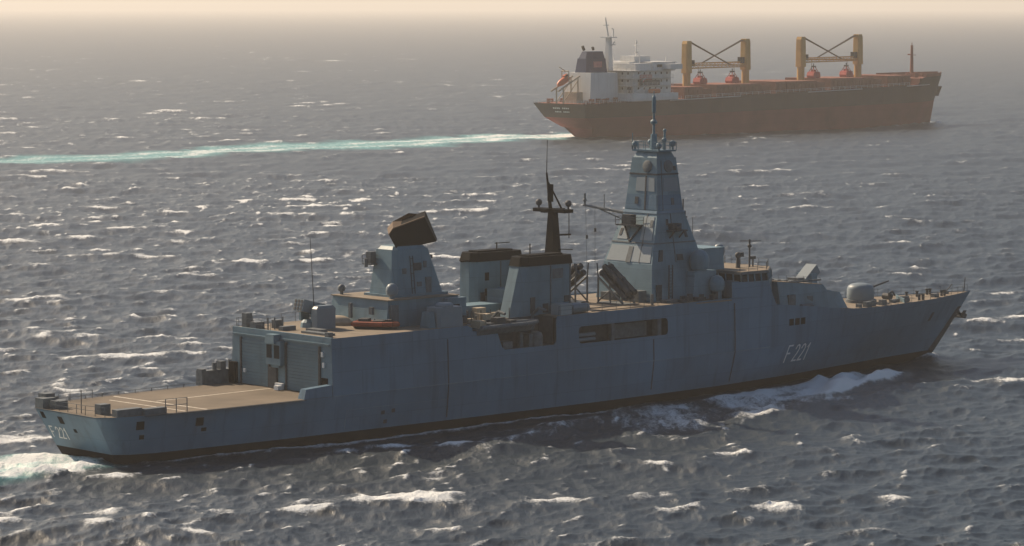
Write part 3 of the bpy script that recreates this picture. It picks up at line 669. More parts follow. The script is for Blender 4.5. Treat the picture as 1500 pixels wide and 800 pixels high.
# domes, cabinets on the hangar roof
def dome(name, x, y, z, r, hped, m=RADOME, rp=None):
    d = MB(); d.lathe([(rp or r * .45, 0), (rp or r * .45, hped), (r * .85, hped + .1), (r, hped + r * .75), (r * .92, hped + r * 1.3), (r * .6, hped + r * 1.75), (r * .2, hped + r * 1.93)], (x, y, z), 18)
    return d.build(name, m, FRIG, True)
dome('satellite_dome', 40.3, -3.0, 13.85, .68, .35); dome('satellite_dome', 39.6, 4.6, 13.85, .42, .3, GREYM)
d = MB(); d.frus(42.7, 46.4, -7.9, -5.6, RZ, 42.7, 46.3, -7.8, -5.6, 13.0, .3); d.lathe([(1.0, 0), (1.0, .25), (.8, .45)], (44.5, -6.7, 12.95), 12); d.build('decoy_launcher', RADOME, FRIG)
d = MB(); d.frus(41.6, 42.6, -7.5, -6.0, RZ, 41.8, 42.5, -7.3, -6.2, 12.6); d.build('vent_trunk', NAVY2, FRIG)
# after missile launcher on the hangar roof: pedestal, trunnion yoke, tilted box
def ram(x, y, z, az, el, mbox, sc=1.0):
    P = MB(); P.lathe([(1.05 * sc, 0), (.95 * sc, .5 * sc), (.7 * sc, .8 * sc)], (x, y, z), 14)
    ca_, sa_ = math.cos(az), math.sin(az); U = Vector((ca_, sa_, 0)); S_ = Vector((-sa_, ca_, 0)); Zv = Vector((0, 0, 1)); c = Vector((x, y, z))
    for q in (-1, 1): P.obox(c + S_ * q * 1.0 * sc + Zv * 1.5 * sc, U, S_, Zv, .55 * sc, .16 * sc, .85 * sc)
    ped = P.build('launcher_pedestal', NAVY2, FRIG)
    ce, se = math.cos(el), math.sin(el); A_ = U * ce + Zv * se; N_ = Zv * ce - U * se
    b = MB(); b.obox(c + Zv * 2.0 * sc + A_ * .1, A_, S_, N_, 1.45 * sc, .82 * sc, .62 * sc); b.obox(c + Zv * 2.0 * sc - A_ * 1.1 * sc + N_ * -.7 * sc, A_, S_, N_, .5 * sc, .6 * sc, .25 * sc)
    bx = b.build('launcher_box', mbox, ped)
    e = MB()
    for i in range(3):
        for j in range(3): p = c + Zv * 2.0 * sc + A_ * (.1 + 1.452 * sc) + S_ * (i - 1) * .5 * sc + N_ * (j - 1) * .38 * sc; e.tube(p, p + A_ * .04, .17 * sc, n=10)
    e.each('tube_cover', GREYD, bx)
    return ped
ram(33.4, 2.4, RZ, R(178), R(14), RADOME, 1.05)
d = MB(); d.box(32.0, 34.6, -.4, .4, RZ, RZ + 2.2); d.frus(32.0, 34.6, -.4, .4, RZ + 2.2, 32.3, 34.3, -.3, .3, RZ + 2.5); d.build('blast_shield', RADOME, FRIG)
d = MB(); d.tube((32.3, .4, RZ), (32.3, .4, 13.2), .07); d.tube((32.3, .4, 13.2), (31.9, .5, 20.6), .055, .03); d.each('whip_antenna', GREYD, FRIG)
d = MB()
for (x, y, sx, sy, sz) in ((28.6, 7.2, .4, .4, 1.5), (28.4, 5.2, .6, .5, .7), (30.2, 4.0, .5, .4, .9), (29.6, 1.6, .9, .35, .45), (31.0, -1.6, .5, 1.2, .3), (29.4, -3.8, .5, 2.2, .22), (35.3, 3.6, 1.2, .6, .8), (36.6, 4.6, .6, .6, 1.1), (28.3, -6.9, .3, .3, .5)): d.box(x - sx, x + sx, y - sy, y + sy, RZ, RZ + sz)
for x in (28.2, 29.1, 30.2): d.tube((x, 3.1, RZ), (x, 3.1, RZ + 1.3), .08)
d.each('roof_locker', GREYM, FRIG)
d = MB(); d.rail([(28.0, 8.0, RZ), (38, 8.2, RZ)], 1.0, 2, .03); d.rail([(27.8, 8.0, RZ), (27.8, 2.2, RZ)], 1.0, 1.5, .03); d.rail([(47.2, -5.5, WT - .2), (50.5, -5.5, WT - .2)], 1.0, 1.6, .03)
d.rail([(60.2, -8.1, WT), (78, -8.15, WT)], 1.0, 2.2, .028, 2); d.each('guard_rail', GREYM, FRIG)

# ---- funnels
def funnel(y0, y1, lean, aft):
    d = MB(); c = .75
    def ring(x0, x1, ya, yb_, z): return [(x0 + c, ya, z), (x1 - c * .6, ya, z), (x1, ya + c * .6, z), (x1, yb_ - c * .6, z), (x1 - c * .6, yb_, z), (x0 + c, yb_, z), (x0, yb_ - c, z), (x0, ya + c, z)]
    d.hexa(ring(55.6 + aft, 64.6, y0 - lean * .5, y1 - lean * .5, WT - .2), ring(57.2, 64.95, y0, y1, 16.45)); ob = d.build('funnel', NAVY2, FRIG)
    e = MB(); e.hexa(ring(57.1, 65.05, y0 - .1, y1 + .1, 16.46), ring(57.4, 64.9, y0 + .05, y1 - .05, 17.45)); e.box(58.5, 63.8, y0 + .7, y1 - .7, 17.45, 17.62); e.build('funnel_cap', BLACK, ob)
    return ob
f1 = funnel(2.6, 5.6, .0, 1.5); f2 = funnel(-5.6, -2.6, .0, .0)
d = MB(); d.box(61.6, 63.2, -5.64, -5.58, 14.9, 16.0); d.each('vent_grille', GREYM, f2)
d = MB(); d.box(58.9, 59.5, 2.55, 2.61, 14.3, 15.2); d.box(58.9, 59.5, 2.55, 2.61, 12.6, 13.4); d.each('vent_grille', BLACK, f1)
d = MB(); d.tube((62.0, 4, 17.5), (62.0, 4, 18.4), .07); d.tube((61.7, 4, 18.3), (64.0, 4, 18.3), .05); d.tube((57.0, 3.2, 16.6), (55.8, 3.2, 16.6), .1); d.tube((60.6, -3, 17.4), (60.6, -3, 18.7), .07); d.each('exhaust_pipe', BLACK, f1)
d = MB(); d.box(47.6, 58.0, -1.2, 1.6, WT - .2, 12.1); d.box(58.5, 64.0, -1.6, 1.8, WT - .2, 13.5); d.box(50.0, 53.0, 2.4, 6, WT - .2, 12.4); d.each('intake_house', NAVY2, FRIG)
rnd = random.Random(4); d = MB(); e = MB()
for i in range(16):
    x, y = rnd.uniform(47.6, 56.5), rnd.uniform(-5.4, -1.6); s1, s2_, s3 = rnd.uniform(.2, .7), rnd.uniform(.2, .5), rnd.uniform(.3, 1.1)
    (d if i % 3 else e).box(x - s1, x + s1, y - s2_, y + s2_, WT - .2, WT - .2 + s3)
for i in range(6): x = 48.3 + i * 1.4; d.tube((x, -5.3, WT - .2), (x, -5.3, WT + 1.0), .05)
d.each('deck_machinery', GREYD, FRIG); e.each('deck_machinery', TAN, FRIG)
d = MB(); d.box(60.6, 62.3, -8.0, -6.4, WT - .02, WT + 1.2); d.build('equipment_cabinet', PANEL, FRIG)
d = MB(); d.tube((62.6, -7.4, WT + .55), (65.2, -7.4, WT + .55), .5, n=12); d.tube((62.6, -6.3, WT + .55), (65.2, -6.3, WT + .55), .5, n=12); d.each('life_raft_canister', RADOME, FRIG)
# pole mast between the funnels
d = MB(); d.frus(66.1, 67.9, -.9, .9, WT, 66.3, 67.7, -.7, .7, 17.2); d.frus(66.35, 67.65, -.65, .65, 17.2, 66.6, 67.4, -.4, .4, 21.8); d.box(66.3, 67.7, -2.6, 2.6, 21.8, 22.2); d.box(65.4, 68.6, -.35, .35, 21.8, 22.2)
d.tube((66.8, .2, 22.2), (66.2, .2, 26.3), .22, .1); d.tube((67.5, -.9, 22.2), (66.4, .1, 25.2), .11, .08); d.obox((66.55, -.05, 24.0), (.94, -.3, -.1), (0, 0, 1), (.3, .94, 0), .35, 1.0, .06); d.tube((66.2, .2, 26.3), (66.3, .2, 30.0), .05, .03)
d.tube((67.7, -1.9, 21.8), (67.7, -1.9, 18.9), .05); d.tube((67.2, -.4, 19.2), (68.0, -1.9, 19.3), .1); d.tube((68.0, -2.2, 17.6), (67, 0, 17.6), .05)
PM = d.build('after_mast', BLACK, FRIG)
d = MB(); d.ball((66.6, 1.9, 22.85), .38); d.ball((67.4, -2.1, 22.85), .38); d.tube((66.6, 1.9, 22.2), (66.6, 1.9, 22.6), .12); d.tube((67.4, -2.1, 22.2), (67.4, -2.1, 22.6), .12); d.each('mast_sensor', GREYD, PM)

for fx_, sgn, ob in ((0, -5.62, f2), (0, 2.58, f1)):
    d = MB()
    for (x0_, x1_, z0_, z1_) in ((58.2, 58.9, 11.2, 13.0), (63.4, 64.2, 12.2, 12.9), (60.1, 60.9, 11.2, 12.2)): d.box(x0_, x1_, sgn - .05, sgn + .12, z0_, z1_)
    d.each('funnel_fitting', GREYD, ob)
    d = MB(); d.tube((61.3, sgn - .02, 11.3), (61.3, sgn - .02, 16.4), .06); d.tube((64.3, sgn, 11.3), (64.3, sgn, 16.4), .09); d.each('steam_pipe', GREYM, ob)
# ---- canister launchers
def harpoon(x0, s):
    """four canisters on a ramp, muzzles high over the centreline side, firing athwartships"""
    fr = MB(); t = MB()
    yl, yh, zl, zh = (s * 4.7, s * .7, WT + .2, WT + 3.0)
    dy, dz = yh - yl, zh - zl; L_ = math.hypot(dy, dz); A_ = Vector((0, dy / L_, dz / L_)); N_ = Vector((0, -dz / L_ * (1 if s > 0 else -1), abs(dy) / L_)) if True else None
    N_ = A_.cross(Vector((1, 0, 0))); N_ = N_ if N_.z > 0 else -N_
    for i in range(2):
        for j in range(2):
            p = Vector((x0 + (i - .5) * .9, yl, zl + .25)) + N_ * (j * .85 + .25)
            t.tube(p, p + A_ * (L_ + .2), .33, n=10)
            for q in (.03, .5, .97): t.tube(p + A_ * (L_ * q), p + A_ * (L_ * q + .15), .39, n=10)
    for i in (-1, 1):
        xx = x0 + i * .95
        fr.tube((xx, yl, zl), (xx, yh, zh), .13, n=6); fr.tube((xx, yh, zh), (xx, yh, WT), .12, n=6); fr.tube((xx, yl, zl), (xx, yl, WT), .12, n=6); fr.tube((xx, yh, WT + .2), (xx, (yl + yh) / 2, (zl + zh) / 2), .09, n=6); fr.tube((xx, (yl + yh) / 2, WT), (xx, (yl + yh) / 2, (zl + zh) / 2), .1, n=6)
        fr.tube((xx, yh, zh), (xx, yh - s * .2, zh + 1.6), .1, n=6)
    fr.box(x0 - 1.1, x0 + 1.1, min(yl, yh) - .1, max(yl, yh) + .1, WT, WT + .12)
    o = fr.build('canister_launcher', GREYM, FRIG); t.each('launch_canister', GREYD, o)
harpoon(72.2, 1.0); harpoon(74.5, -1.0)
d = MB(); d.box(77.2, 78.5, -3.6, -1.4, WT, WT + 1.3); d.box(77.0, 78.2, .4, 2.4, WT, WT + .9); d.box(79.0, 81.0, -6.4, -5.4, WT, WT + .35); d.box(82.0, 83.2, -6.6, -5.6, WT, WT + .6); d.tube((76.6, -6.4, WT), (76.6, -6.4, WT + 1.2), .18); d.each('deck_locker', GREYM, FRIG)
d = MB(); d.box(60.0, 76.0, -4.95, -4.85, WT - .018, WT + .06); d.box(66.0, 76.0, -7.4, -7.3, WT - .018, WT + .06); d.each('deck_rail', GREYD, FRIG)

# ---- main mast: stepped pyramid
d = MB(); d.frus(78.4, 88.5, -4.6, 4.6, WT, 78.7, 88.0, -4.3, 4.3, 13.2); d.frus(78.75, 87.9, -4.25, 4.25, 13.2, 79.05, 87.55, -3.95, 3.95, 15.3)
d.frus(79.05, 87.55, -3.95, 3.95, 15.3, 81.15, 85.6, -2.75, 2.75, 21.2); d.frus(81.2, 85.5, -2.7, 2.7, 21.2, 81.75, 84.95, -2.0, 2.0, 27.5); d.frus(81.85, 84.85, -1.9, 1.9, 27.5, 82.2, 84.5, -1.6, 1.6, 28.2)
MM = d.build('main_mast', NAVY2, FRIG)
def fy(z):
    """starboard face, aft face, forward face of the mast at height z"""
    if z < 21.2: t = (z - 15.3) / 5.9; return -3.95 + t * 1.2, 79.05 + t * 2.1, 87.55 - t * 1.95
    t = (z - 21.2) / 6.3; return -2.7 + t * .7, 81.2 + t * .55, 85.5 - t * .55
def mface(name, side, a0_, a1_, z0_, z1_, m, th=.05):
    """panel lying on a mast face; a0..a1 fractions of the face width"""
    d = MB(); P = []
    for z, aa in ((z0_, a0_), (z0_, a1_), (z1_, a1_), (z1_, a0_)):
        ys, xa_, xf = fy(z); e_ = 1.0
        P.append((xa_ + (xf - xa_) * aa, ys, z) if side == 's' else (xa_, -ys + 2 * ys * aa, z))
    o_ = Vector((0, -th, th * .2)) if side == 's' else Vector((-th, 0, th * .2))
    d.hexa([Vector(p) - o_ for p in P], [Vector(p) + o_ for p in P]); return d.build(name, m, MM)
for sd_ in 'sa':
    mface('radar_face', sd_, .28, .92, 23.6, 25.2, PANEL if sd_ == 'a' else RADOME); mface('mast_band', sd_, .02, .98, 21.5, 23.2, NAVY, .04)  # aft radar face paler than starboard: light painted into the panel colours
    mface('mast_seam', sd_, .0, 1.0, 25.5, 25.68, GREYD, .07); mface('mast_seam', sd_, .0, 1.0, 17.6, 17.74, GREYM, .06); mface('mast_seam', sd_, .0, 1.0, 21.05, 21.35, NAVY, .10)
mface('lit_panel', 'a', .04, .96, 15.5, 17.3, PANEL); mface('lit_panel', 'a', .1, .34, 18.0, 20.7, PANEL); mface('lit_panel', 'a', .66, .94, 18.0, 20.7, PANEL)  # pale panels put the light on the aft face into the colour
for sd_ in 'sa':
    ys, xa_, xf = fy(26.5); d = MB()
    c = Vector(((xa_ + xf) / 2 + .2, ys, 26.5)) if sd_ == 's' else Vector((xa_, -.6, 26.5)); d.lathe([(.72, -.05), (.72, .1), (.5, .16), (.1, .18)], c, 18, axis=(0, -1, .12) if sd_ == 's' else (-1, 0, .12)); d.build('antenna_cover', GREYM, MM, True)
d = MB(); d.box(79.2, 80.9, -1.0, 2.2, 19.6, 19.75); d.rail([(80.6, -1.0, 19.75), (79.2, -1.0, 19.75), (79.2, 2.2, 19.75), (80.6, 2.2, 19.75)], .9, 1, .035); d.box(79.5, 80.4, .0, 1.4, 19.75, 20.9); d.tube((79.9, .6, 17.8), (80.4, -.9, 19.6), .12); d.tube((79.9, .6, 17.8), (80.4, 1.9, 19.6), .12)
d.box(82.2, 84.6, -4.3, -2.95, 19.0, 19.15); d.box(82.6, 84.0, -3.9, -3.0, 19.15, 19.9); d.tube((82.6, -3.1, 18.0), (82.6, -4.1, 19.0), .1); d.tube((84.2, -3.1, 18.0), (84.2, -4.1, 19.0), .1); d.ball((83.3, -4.0, 19.4), .35)
d.box(85.3, 86.3, -2.6, -1.0, 20.4, 20.55); d.tube((86.0, -2.2, 20.5), (86.0, -2.2, 22.6), .08); d.box(85.8, 86.25, -2.4, -2.0, 20.5, 21.2); d.each('mast_platform', GREYD, MM)
d = MB(); d.tube((81.3, 2.4, 20.9), (80.2, 8.6, 21.6), .2, .12, 8); d.tube((81.4, 2.4, 19.9), (80.6, 6.5, 21.3), .08); d.tube((80.25, 8.4, 21.5), (80.25, 8.4, 23.0), .12); d.tube((80.7, 5.6, 21.3), (80.7, 5.6, 23.0), .05); d.ball((80.25, 8.4, 22.2), .22); d.build('yardarm', GREYM, MM)
d = MB()
for (yy, zz_) in ((6.9, 18.5), (8.3, 17.6)): d.tube((80.5, yy, zz_), (80.5, yy, zz_ + .45), .14)
d.tube((80.45, 6.9, 21.3), (80.5, 6.9, 14), .018, n=4); d.tube((80.3, 8.3, 21.4), (80.5, 8.3, 14), .018, n=4); d.each('signal_halyard', GREYD, MM)
d = MB(); d.box(81.9, 84.8, -2.2, 2.2, 28.2, 28.4); d.rail([(81.9, -2.2, 28.4), (84.8, -2.2, 28.4), (84.8, 2.2, 28.4), (81.9, 2.2, 28.4), (81.9, -2.2, 28.4)], .9, 1.1, .04); d.tube((83.3, 0, 28.3), (83.3, 0, 30.2), .5, .38, 10)
for (x, y, z, r) in ((82.1, 1.9, 29.0, .38), (82.2, -1.9, 28.9, .36), (84.6, -1.8, 29.1, .38), (84.4, 1.6, 29.2, .36), (83.9, -1.1, 29.5, .3)): d.ball((x, y, z), r, 10); d.tube((x, y, 28.3), (x, y, z), .14)
d.tube((84.2, -.9, 28.3), (84.2, -.9, 30.6), .14); d.ball((84.2, -.9, 30.6), .22, 8); d.tube((82.0, 2.2, 28.4), (82.0, 2.2, 30.3), .05)
d.tube((83.3, 0, 30.2), (83.3, 0, 33.2), .17, .12, 8); d.lathe([(.2, 0), (.42, .15), (.42, .4), (.2, .6)], (83.3, 0, 31.3), 12); d.lathe([(.12, 0), (.24, .2), (.26, 1.4), (.22, 1.9), (.1, 2.1)], (83.3, 0, 32.6), 12); d.tube((83.3, 0, 34.6), (83.3, 0, 35.2), .05); d.build('topmast', NAVY2, MM)
for sd_, items in (('s', [(.12, .2, 15.6, 16.9), (.5, .62, 13.4 + 2.2, 16.3), (.78, .84, 18.2, 19.0), (.3, .36, 19.7, 20.4), (.55, .66, 22.0, 22.8), (.8, .9, 26.0, 26.5)]), ('a', [(.45, .55, 15.4, 17.2), (.12, .18, 18.4, 19.2), (.85, .92, 19.5, 20.3), (.3, .4, 22.1, 22.9), (.6, .64, 21.4, 25.4)])):
    for (a0_, a1_, z0_, z1_) in items: mface('mast_fitting', sd_, a0_, a1_, z0_, z1_, GREYD if (a0_ * 100) % 2 < 1 else GREYM, .09)
mface('cable_run', 's', .46, .475, 15.4, 21.0, GREYM, .06); mface('cable_run', 's', .2, .22, 21.4, 27.2, GREYM, .06); mface('cable_run', 'a', .72, .74, 15.4, 21.0, GREYM, .06)
d = MB()
for z in np.arange(11.6, 15, .35): d.tube((81.2, -4.66 + (z - 11) * .02, z), (81.7, -4.66 + (z - 11) * .02, z), .035, n=4)
d.box(81.12, 81.2, -4.72, -4.6, 11.3, 15.2); d.box(81.7, 81.78, -4.72, -4.6, 11.3, 15.2); d.build('ladder', GREYD, MM)
for (x, z0_) in ((79.6, WT + .1), (84.9, WT + .1)):
    d = MB(); d.box(x - .4, x + .4, -4.66, -4.5, z0_, z0_ + 1.85); d.build('door', GREYD, MM)
# director block and domes before the mast
d = MB(); d.frus(88.0, 92.2, -3.6, 3.6, WT, 88.1, 91.9, -3.4, 3.4, 16.6, .3); d.frus(84.0, 88.3, -5.8, -4.4, WT, 84.6, 88.2, -5.5, -4.2, 14.3); d.box(88.2, 91.8, -3.45, 3.45, 16.6, 16.7); d.build('director_block', NAVY2, FRIG)
dome('satellite_dome', 86.0, -4.9, 14.3, 1.2, .15, NAVY2, .8); dome('satellite_dome', 87.4, -6.4, WT, .95, .9, NAVY2, .6); dome('satellite_dome', 92.2, -2.2, 14.3, .72, 1.3, RADOME, .5)
d = MB(); d.frus(89.4, 92.0, -7.6, -5.4, WT + .02, 89.5, 91.9, -7.5, -5.5, 13.0, .35); d.build('radome_cabinet', RADOME, FRIG)
d = MB()
for i in range(9): x = 81.0 + i * .85; d.box(x - .3, x + .3, -7.4 + (i % 3) * .5, -6.7 + (i % 2) * .4, WT, WT + .3 + (i * 7 % 5) * .14)
d.each('deck_machinery', GREYD, FRIG)
d = MB(); d.tube((89.3, -.6, 16.7), (89.3, -.6, 20.2), .035); d.each('whip_antenna', GREYD, FRIG)

# ---- bridge
plan = [(90.0, -7.9), (94.6, -7.95), (98.8, -4.7), (98.8, 4.7), (94.6, 7.95), (90.0, 7.9)]
def off(p, d_): c = Vector((92, 0)); v = Vector(p) - c; return tuple(c + v * (1 + d_ / v.length))
bt = [(x - (.0 if x < 95 else .35), y * .985) for x, y in plan]
d = MB(); d.hexa([(x, y, 9.6 if x > 94 else WT) for x, y in plan], [(x, y, 12.85) for x, y in plan]); BR = d.build('bridge', NAVY2, FRIG)
d = MB(); d.hexa([(*off(p, -.12), 12.85) for p in plan], [(*off(p, -.25), 13.75) for p in bt]); WB = d.build('window_band', GLASS, BR)
d = MB()
for a_, b_ in zip(plan, plan[1:] + plan[:1]):
    n = max(2, int((Vector(b_) - Vector(a_)).length / 1.15))
    for i in range(n + 1): p = Vector(a_).lerp(Vector(b_), i / n); q0, q1 = off(p, -.06), off(p, -.17); d.tube((*q0, 12.85), (*q1, 13.75), .11, n=4)
d.build('mullion', NAVY2, WB)
d = MB(); d.hexa([(*off(p, .15), 13.75) for p in bt], [(*off(p, .1), 14.05) for p in bt]); d.build('bridge_roof', GREYM, BR)
d = MB(); d.hexa([(*off(p, .02), 14.05) for p in bt], [(*off(p, .0), 14.09) for p in bt]); d.build('roof_deck', DECK, BR)
d = MB(); d.rail([(*off(p, -.2), 14.09) for p in bt[:4]], .9, 1.6, .03); d.each('guard_rail', GREYM, BR)
d = MB(); d.tube((94.0, -3.6, 14.05), (94.0, -3.6, 15.3), .3, .2); d.ball((94.0, -3.6, 15.6), .38, 10); d.box(93.9, 94.8, -3.8, -3.4, 15.4, 15.9); d.tube((96.0, -3.6, 14.05), (96.0, -3.6, 17.4), .11); d.tube((95.2, -2.8, 17.2), (96.9, -4.6, 17.2), .05); d.ball((96.0, -3.6, 16.6), .25, 8); d.box(96.1, 96.9, -3.8, -3.4, 15.0, 15.35); d.tube((96.6, -3.6, 14.05), (96.6, -3.6, 15), .1); d.tube((97.7, 2, 14.05), (97.7, 2, 15), .05); d.each('bridge_antenna', GREYD, BR)
d = MB(); d.box(95.2, 96.0, -7.3, -6.5, 10.2, 11.1); d.box(96.6, 97.2, -6.9, -6.3, 9.9, 10.6); d.each('deck_locker', GREYD, FRIG)
# ---- forward deckhouse with missile hatches, second launcher
d = MB(); d.hexa([(98.6, -6.3, 9.2), (110.2, -5.6, 8.2), (110.2, 5.6, 8.2), (98.6, 6.3, 9.2)], [(98.6, -5.7, 12.25), (107.5, -5.2, 11.35), (107.5, 5.2, 11.35), (98.6, 5.7, 12.25)])
d.hexa([(107.5, -5.25, 8.3), (112.8, -4.6, 8.05), (112.8, 4.6, 8.05), (107.5, 5.25, 8.3)], [(107.5, -4.9, 10.8), (111.8, -4.1, 10.1), (111.8, 4.1, 10.1), (107.5, 4.9, 10.8)]); FH = d.build('forward_deckhouse', NAVY2, FRIG)
d = MB(); d.hexa([(98.65, -5.6, 12.26), (107.4, -5.1, 11.37), (107.4, 5.1, 11.37), (98.65, 5.6, 12.26)], [(98.65, -5.6, 12.33), (107.4, -5.1, 11.44), (107.4, 5.1, 11.44), (98.65, 5.6, 12.33)]); rf = d.build('roof', DECK, FH)
d = MB()
for i in range(4):
    for j in range(4): x = 101.2 + i * 1.25; z = 12.33 - (x - 98.65) * .1017; y = -2.0 + j * 1.3; d.box(x - .45, x + .45, y - .45, y + .45, z - .05, z + .14)
d.box(99.0, 107.0, -5.3, -5.15, 11.9, 12.1); d.each('missile_hatch', GREYM, rf)
ram(110.6, .2, 9.9, R(4), R(36), RADOME, 1.0)
d = MB(); d.box(104.0, 105.0, -5.75, -5.45, 9.3, 10.2); d.box(107.2, 108.6, -1.2, .4, 11.0, 11.9); d.box(100.2, 101.4, -6.2, -5.85, 9.3, 10.6); d.tube((102.3, -6.3, 9.0), (104.2, -6.3, 9.0), .38, n=10); d.tube((108.6, -4.9, 9.3), (111.4, -3.9, 9.3), .1); d.each('deckhouse_fitting', GREYM, FH)
d = MB(); d.rail([(99, -5.5, 12.3), (107, -5.1, 11.45)], .8, 1.6, .025, 2); d.each('guard_rail', GREYM, FH)
# gun
GZ = 8.0
d = MB(); d.lathe([(1.95, 0), (1.95, .35), (1.75, .4)], (120.6, 0, GZ), 20); GB = d.build('gun_ring', GREYM, FRIG, True)
d = MB()
prof = [(1.66, .0), (1.74, .3), (1.70, 1.3), (1.58, 1.62), (1.28, 1.86), (.7, 2.0), (.1, 2.05)]
d.lathe(prof, (120.5, 0, GZ + .4), 24); d.frus(121.2, 122.6, -.75, .75, GZ + 1.0, 121.2, 122.3, -.6, .6, GZ + 2.0, .2); GT = d.build('gun_turret', RADOME, GB, True)
d = MB(); d.tube((122.2, 0, GZ + 1.65), (125.9, 0, GZ + 2.35), .13, .09, 10); d.tube((122.2, 0, GZ + 1.65), (123.0, 0, GZ + 1.8), .24, .18, 10); d.build('gun_barrel', GREYD, GB)
# foredeck gear
def dz(x): return lin(DKT, nomin(x, 8)) - .1
d = MB()
for (x, y) in ((130.2, .6), (131.9, .3), (128.5, -2.9), (129.2, -2.9), (135.0, -1.2), (135.6, -1.2), (135.0, 1.2), (135.6, 1.2)): d.tube((x, y, dz(x)), (x, y, dz(x) + .75), .17); d.tube((x, y, dz(x) + .62), (x, y, dz(x) + .75), .24)
d.each('bollard', GREYD, FRIG)
d = MB()
for (x, y) in ((114.5, -4.9), (116.2, -4.8), (117.6, -4.4), (119.6, -4.4), (123.2, -3.0), (124.4, -2.5), (125.3, -3.3), (126.8, -2.2), (128.0, -.4), (133.2, -1.6), (137.5, .2)): a_ = rnd.uniform(.25, .55); d.box(x - a_, x + a_, y - .3, y + .3, dz(x), dz(x) + rnd.uniform(.3, .75))
d.each('foredeck_locker', GREYM, FRIG)
d = MB(); d.path([(125.1, -.9, dz(125)), (124.9, -.9, dz(125) + .9), (125.6, -.9, dz(125) + 1.15), (126.1, -.9, dz(126) + .6)], .12); d.tube((126.4, 0, dz(126) + .4), (126.4, 1.2, dz(126) + .4), .4, n=12); d.each('windlass', GREYD, FRIG)
d = MB(); d.hexa([(124.0, -4.2, dz(124)), (127.4, 0, dz(127)), (127.5, 0, dz(127)), (124.1, -4.3, dz(124))], [(123.9, -4.2, dz(124) + .55), (127.3, 0, dz(127) + .6), (127.4, 0, dz(127) + .6), (124.0, -4.3, dz(124) + .55)]); d.build('breakwater', NAVY2, FRIG)
for sg in (-1, 1):
    d = MB(); xs2 = [112, 116, 120, 125, 130, 134, 138, 141.5]; d.rail([(x, sg * (hullb(x, dz(x)) - .15), dz(x)) for x in xs2], .95, 1.9, .026); d.each('guard_rail', GREYM, FRIG)
d = MB(); d.tube((141.0, 0, dz(141)), (141.3, 0, dz(141) + 1.9), .05); d.tube((137.0, 0, dz(137)), (138.6, 0, dz(138) + 1.2), .06); d.each('jackstaff', GREYD, FRIG)

# ---- boats carried by the frigate
RB = thing('rigid_boat', 'grey rigid inflatable boat hung in the side bay of the frigate', 'boat'); place(RB, FR, (47.6, -8.0, 9.75), R(1))
def prow(L_, B_, z):  # outline of a small boat, stern at 0
    return [(0, -B_), (L_ * .7, -B_), (L_ * .9, -B_ * .6), (L_, 0), (L_ * .9, B_ * .6), (L_ * .7, B_), (0, B_)]
d = MB(); d.hexa([(x * .96, y * .45, 0) for x, y in prow(9.4, 1.15, 0)], [(x, y, .75) for x, y in prow(9.4, 1.15, 0)]); d.build('boat_hull', GREYM, RB)
d = MB(); pr = [(x, y, .85) for x, y in prow(9.5, 1.15, 0)]; d.path(pr, .27, 8); d.build('inflatable_tube', GREYM, RB, True)
d = MB(); d.box(.3, 1.2, -.7, .7, .75, 1.55); d.build('engine_cover', TAN, RB)
d = MB(); d.box(3.0, 4.3, -.45, .45, .75, 1.7); d.box(5.0, 6.0, -.4, .4, .75, 1.3); d.box(1.6, 2.6, -.5, .5, .75, 1.2); d.each('steering_console', GREYD, RB)
d = MB(); d.path([(1.0, -.9, .8), (.9, -.8, 2.3), (.9, .8, 2.3), (1.0, .9, .8)], .06); d.build('roll_bar', TAN, RB)
OB = thing('inflatable_boat', 'dull orange inflatable boat with dark gear lying on the hangar roof of the frigate', 'boat'); place(OB, FR, (36.4, -1.6, RZ), R(-58))
d = MB(); d.hexa([(x, y * .8, .05) for x, y in prow(4.6, .9, 0)], [(x, y, .4) for x, y in prow(4.6, .9, 0)]); d.build('boat_floor', GREYD, OB)
d = MB(); d.path([(x, y, .52) for x, y in prow(4.7, .95, 0)] + [(0, -.95, .52)], .28, 8); d.build('inflatable_tube', ORANGE, OB, True)
d = MB(); d.box(.5, 1.5, -.7, .7, .4, 1.05); d.box(2.1, 3.2, -.8, .8, .4, .9); d.box(3.5, 4.0, -.4, .4, .4, 1.0); d.tube((1.9, -.6, .5), (1.9, .6, .9), .1); d.each('boat_gear', GREYD, OB)
CV = thing('covered_raft', 'tan canvas covered raft beside the orange boat on the frigate hangar roof', 'raft'); place(CV, FR, (37.0, 2.6, RZ), R(-60))
d = MB(); d.lathe([(1.55, 0), (1.6, .3), (1.3, .75), (.8, 1.0), (.1, 1.05)], (0, 0, 0), 14); cv_ = d.build('canvas_cover', TAN, CV, True); cv_.scale = (1.25, .75, .95)
d = MB(); d.box(-1.7, 1.7, -.06, .06, .02, .2); d.box(-.06, .06, -1.2, 1.2, .02, .2); d.build('raft_cradle', GREYD, CV)

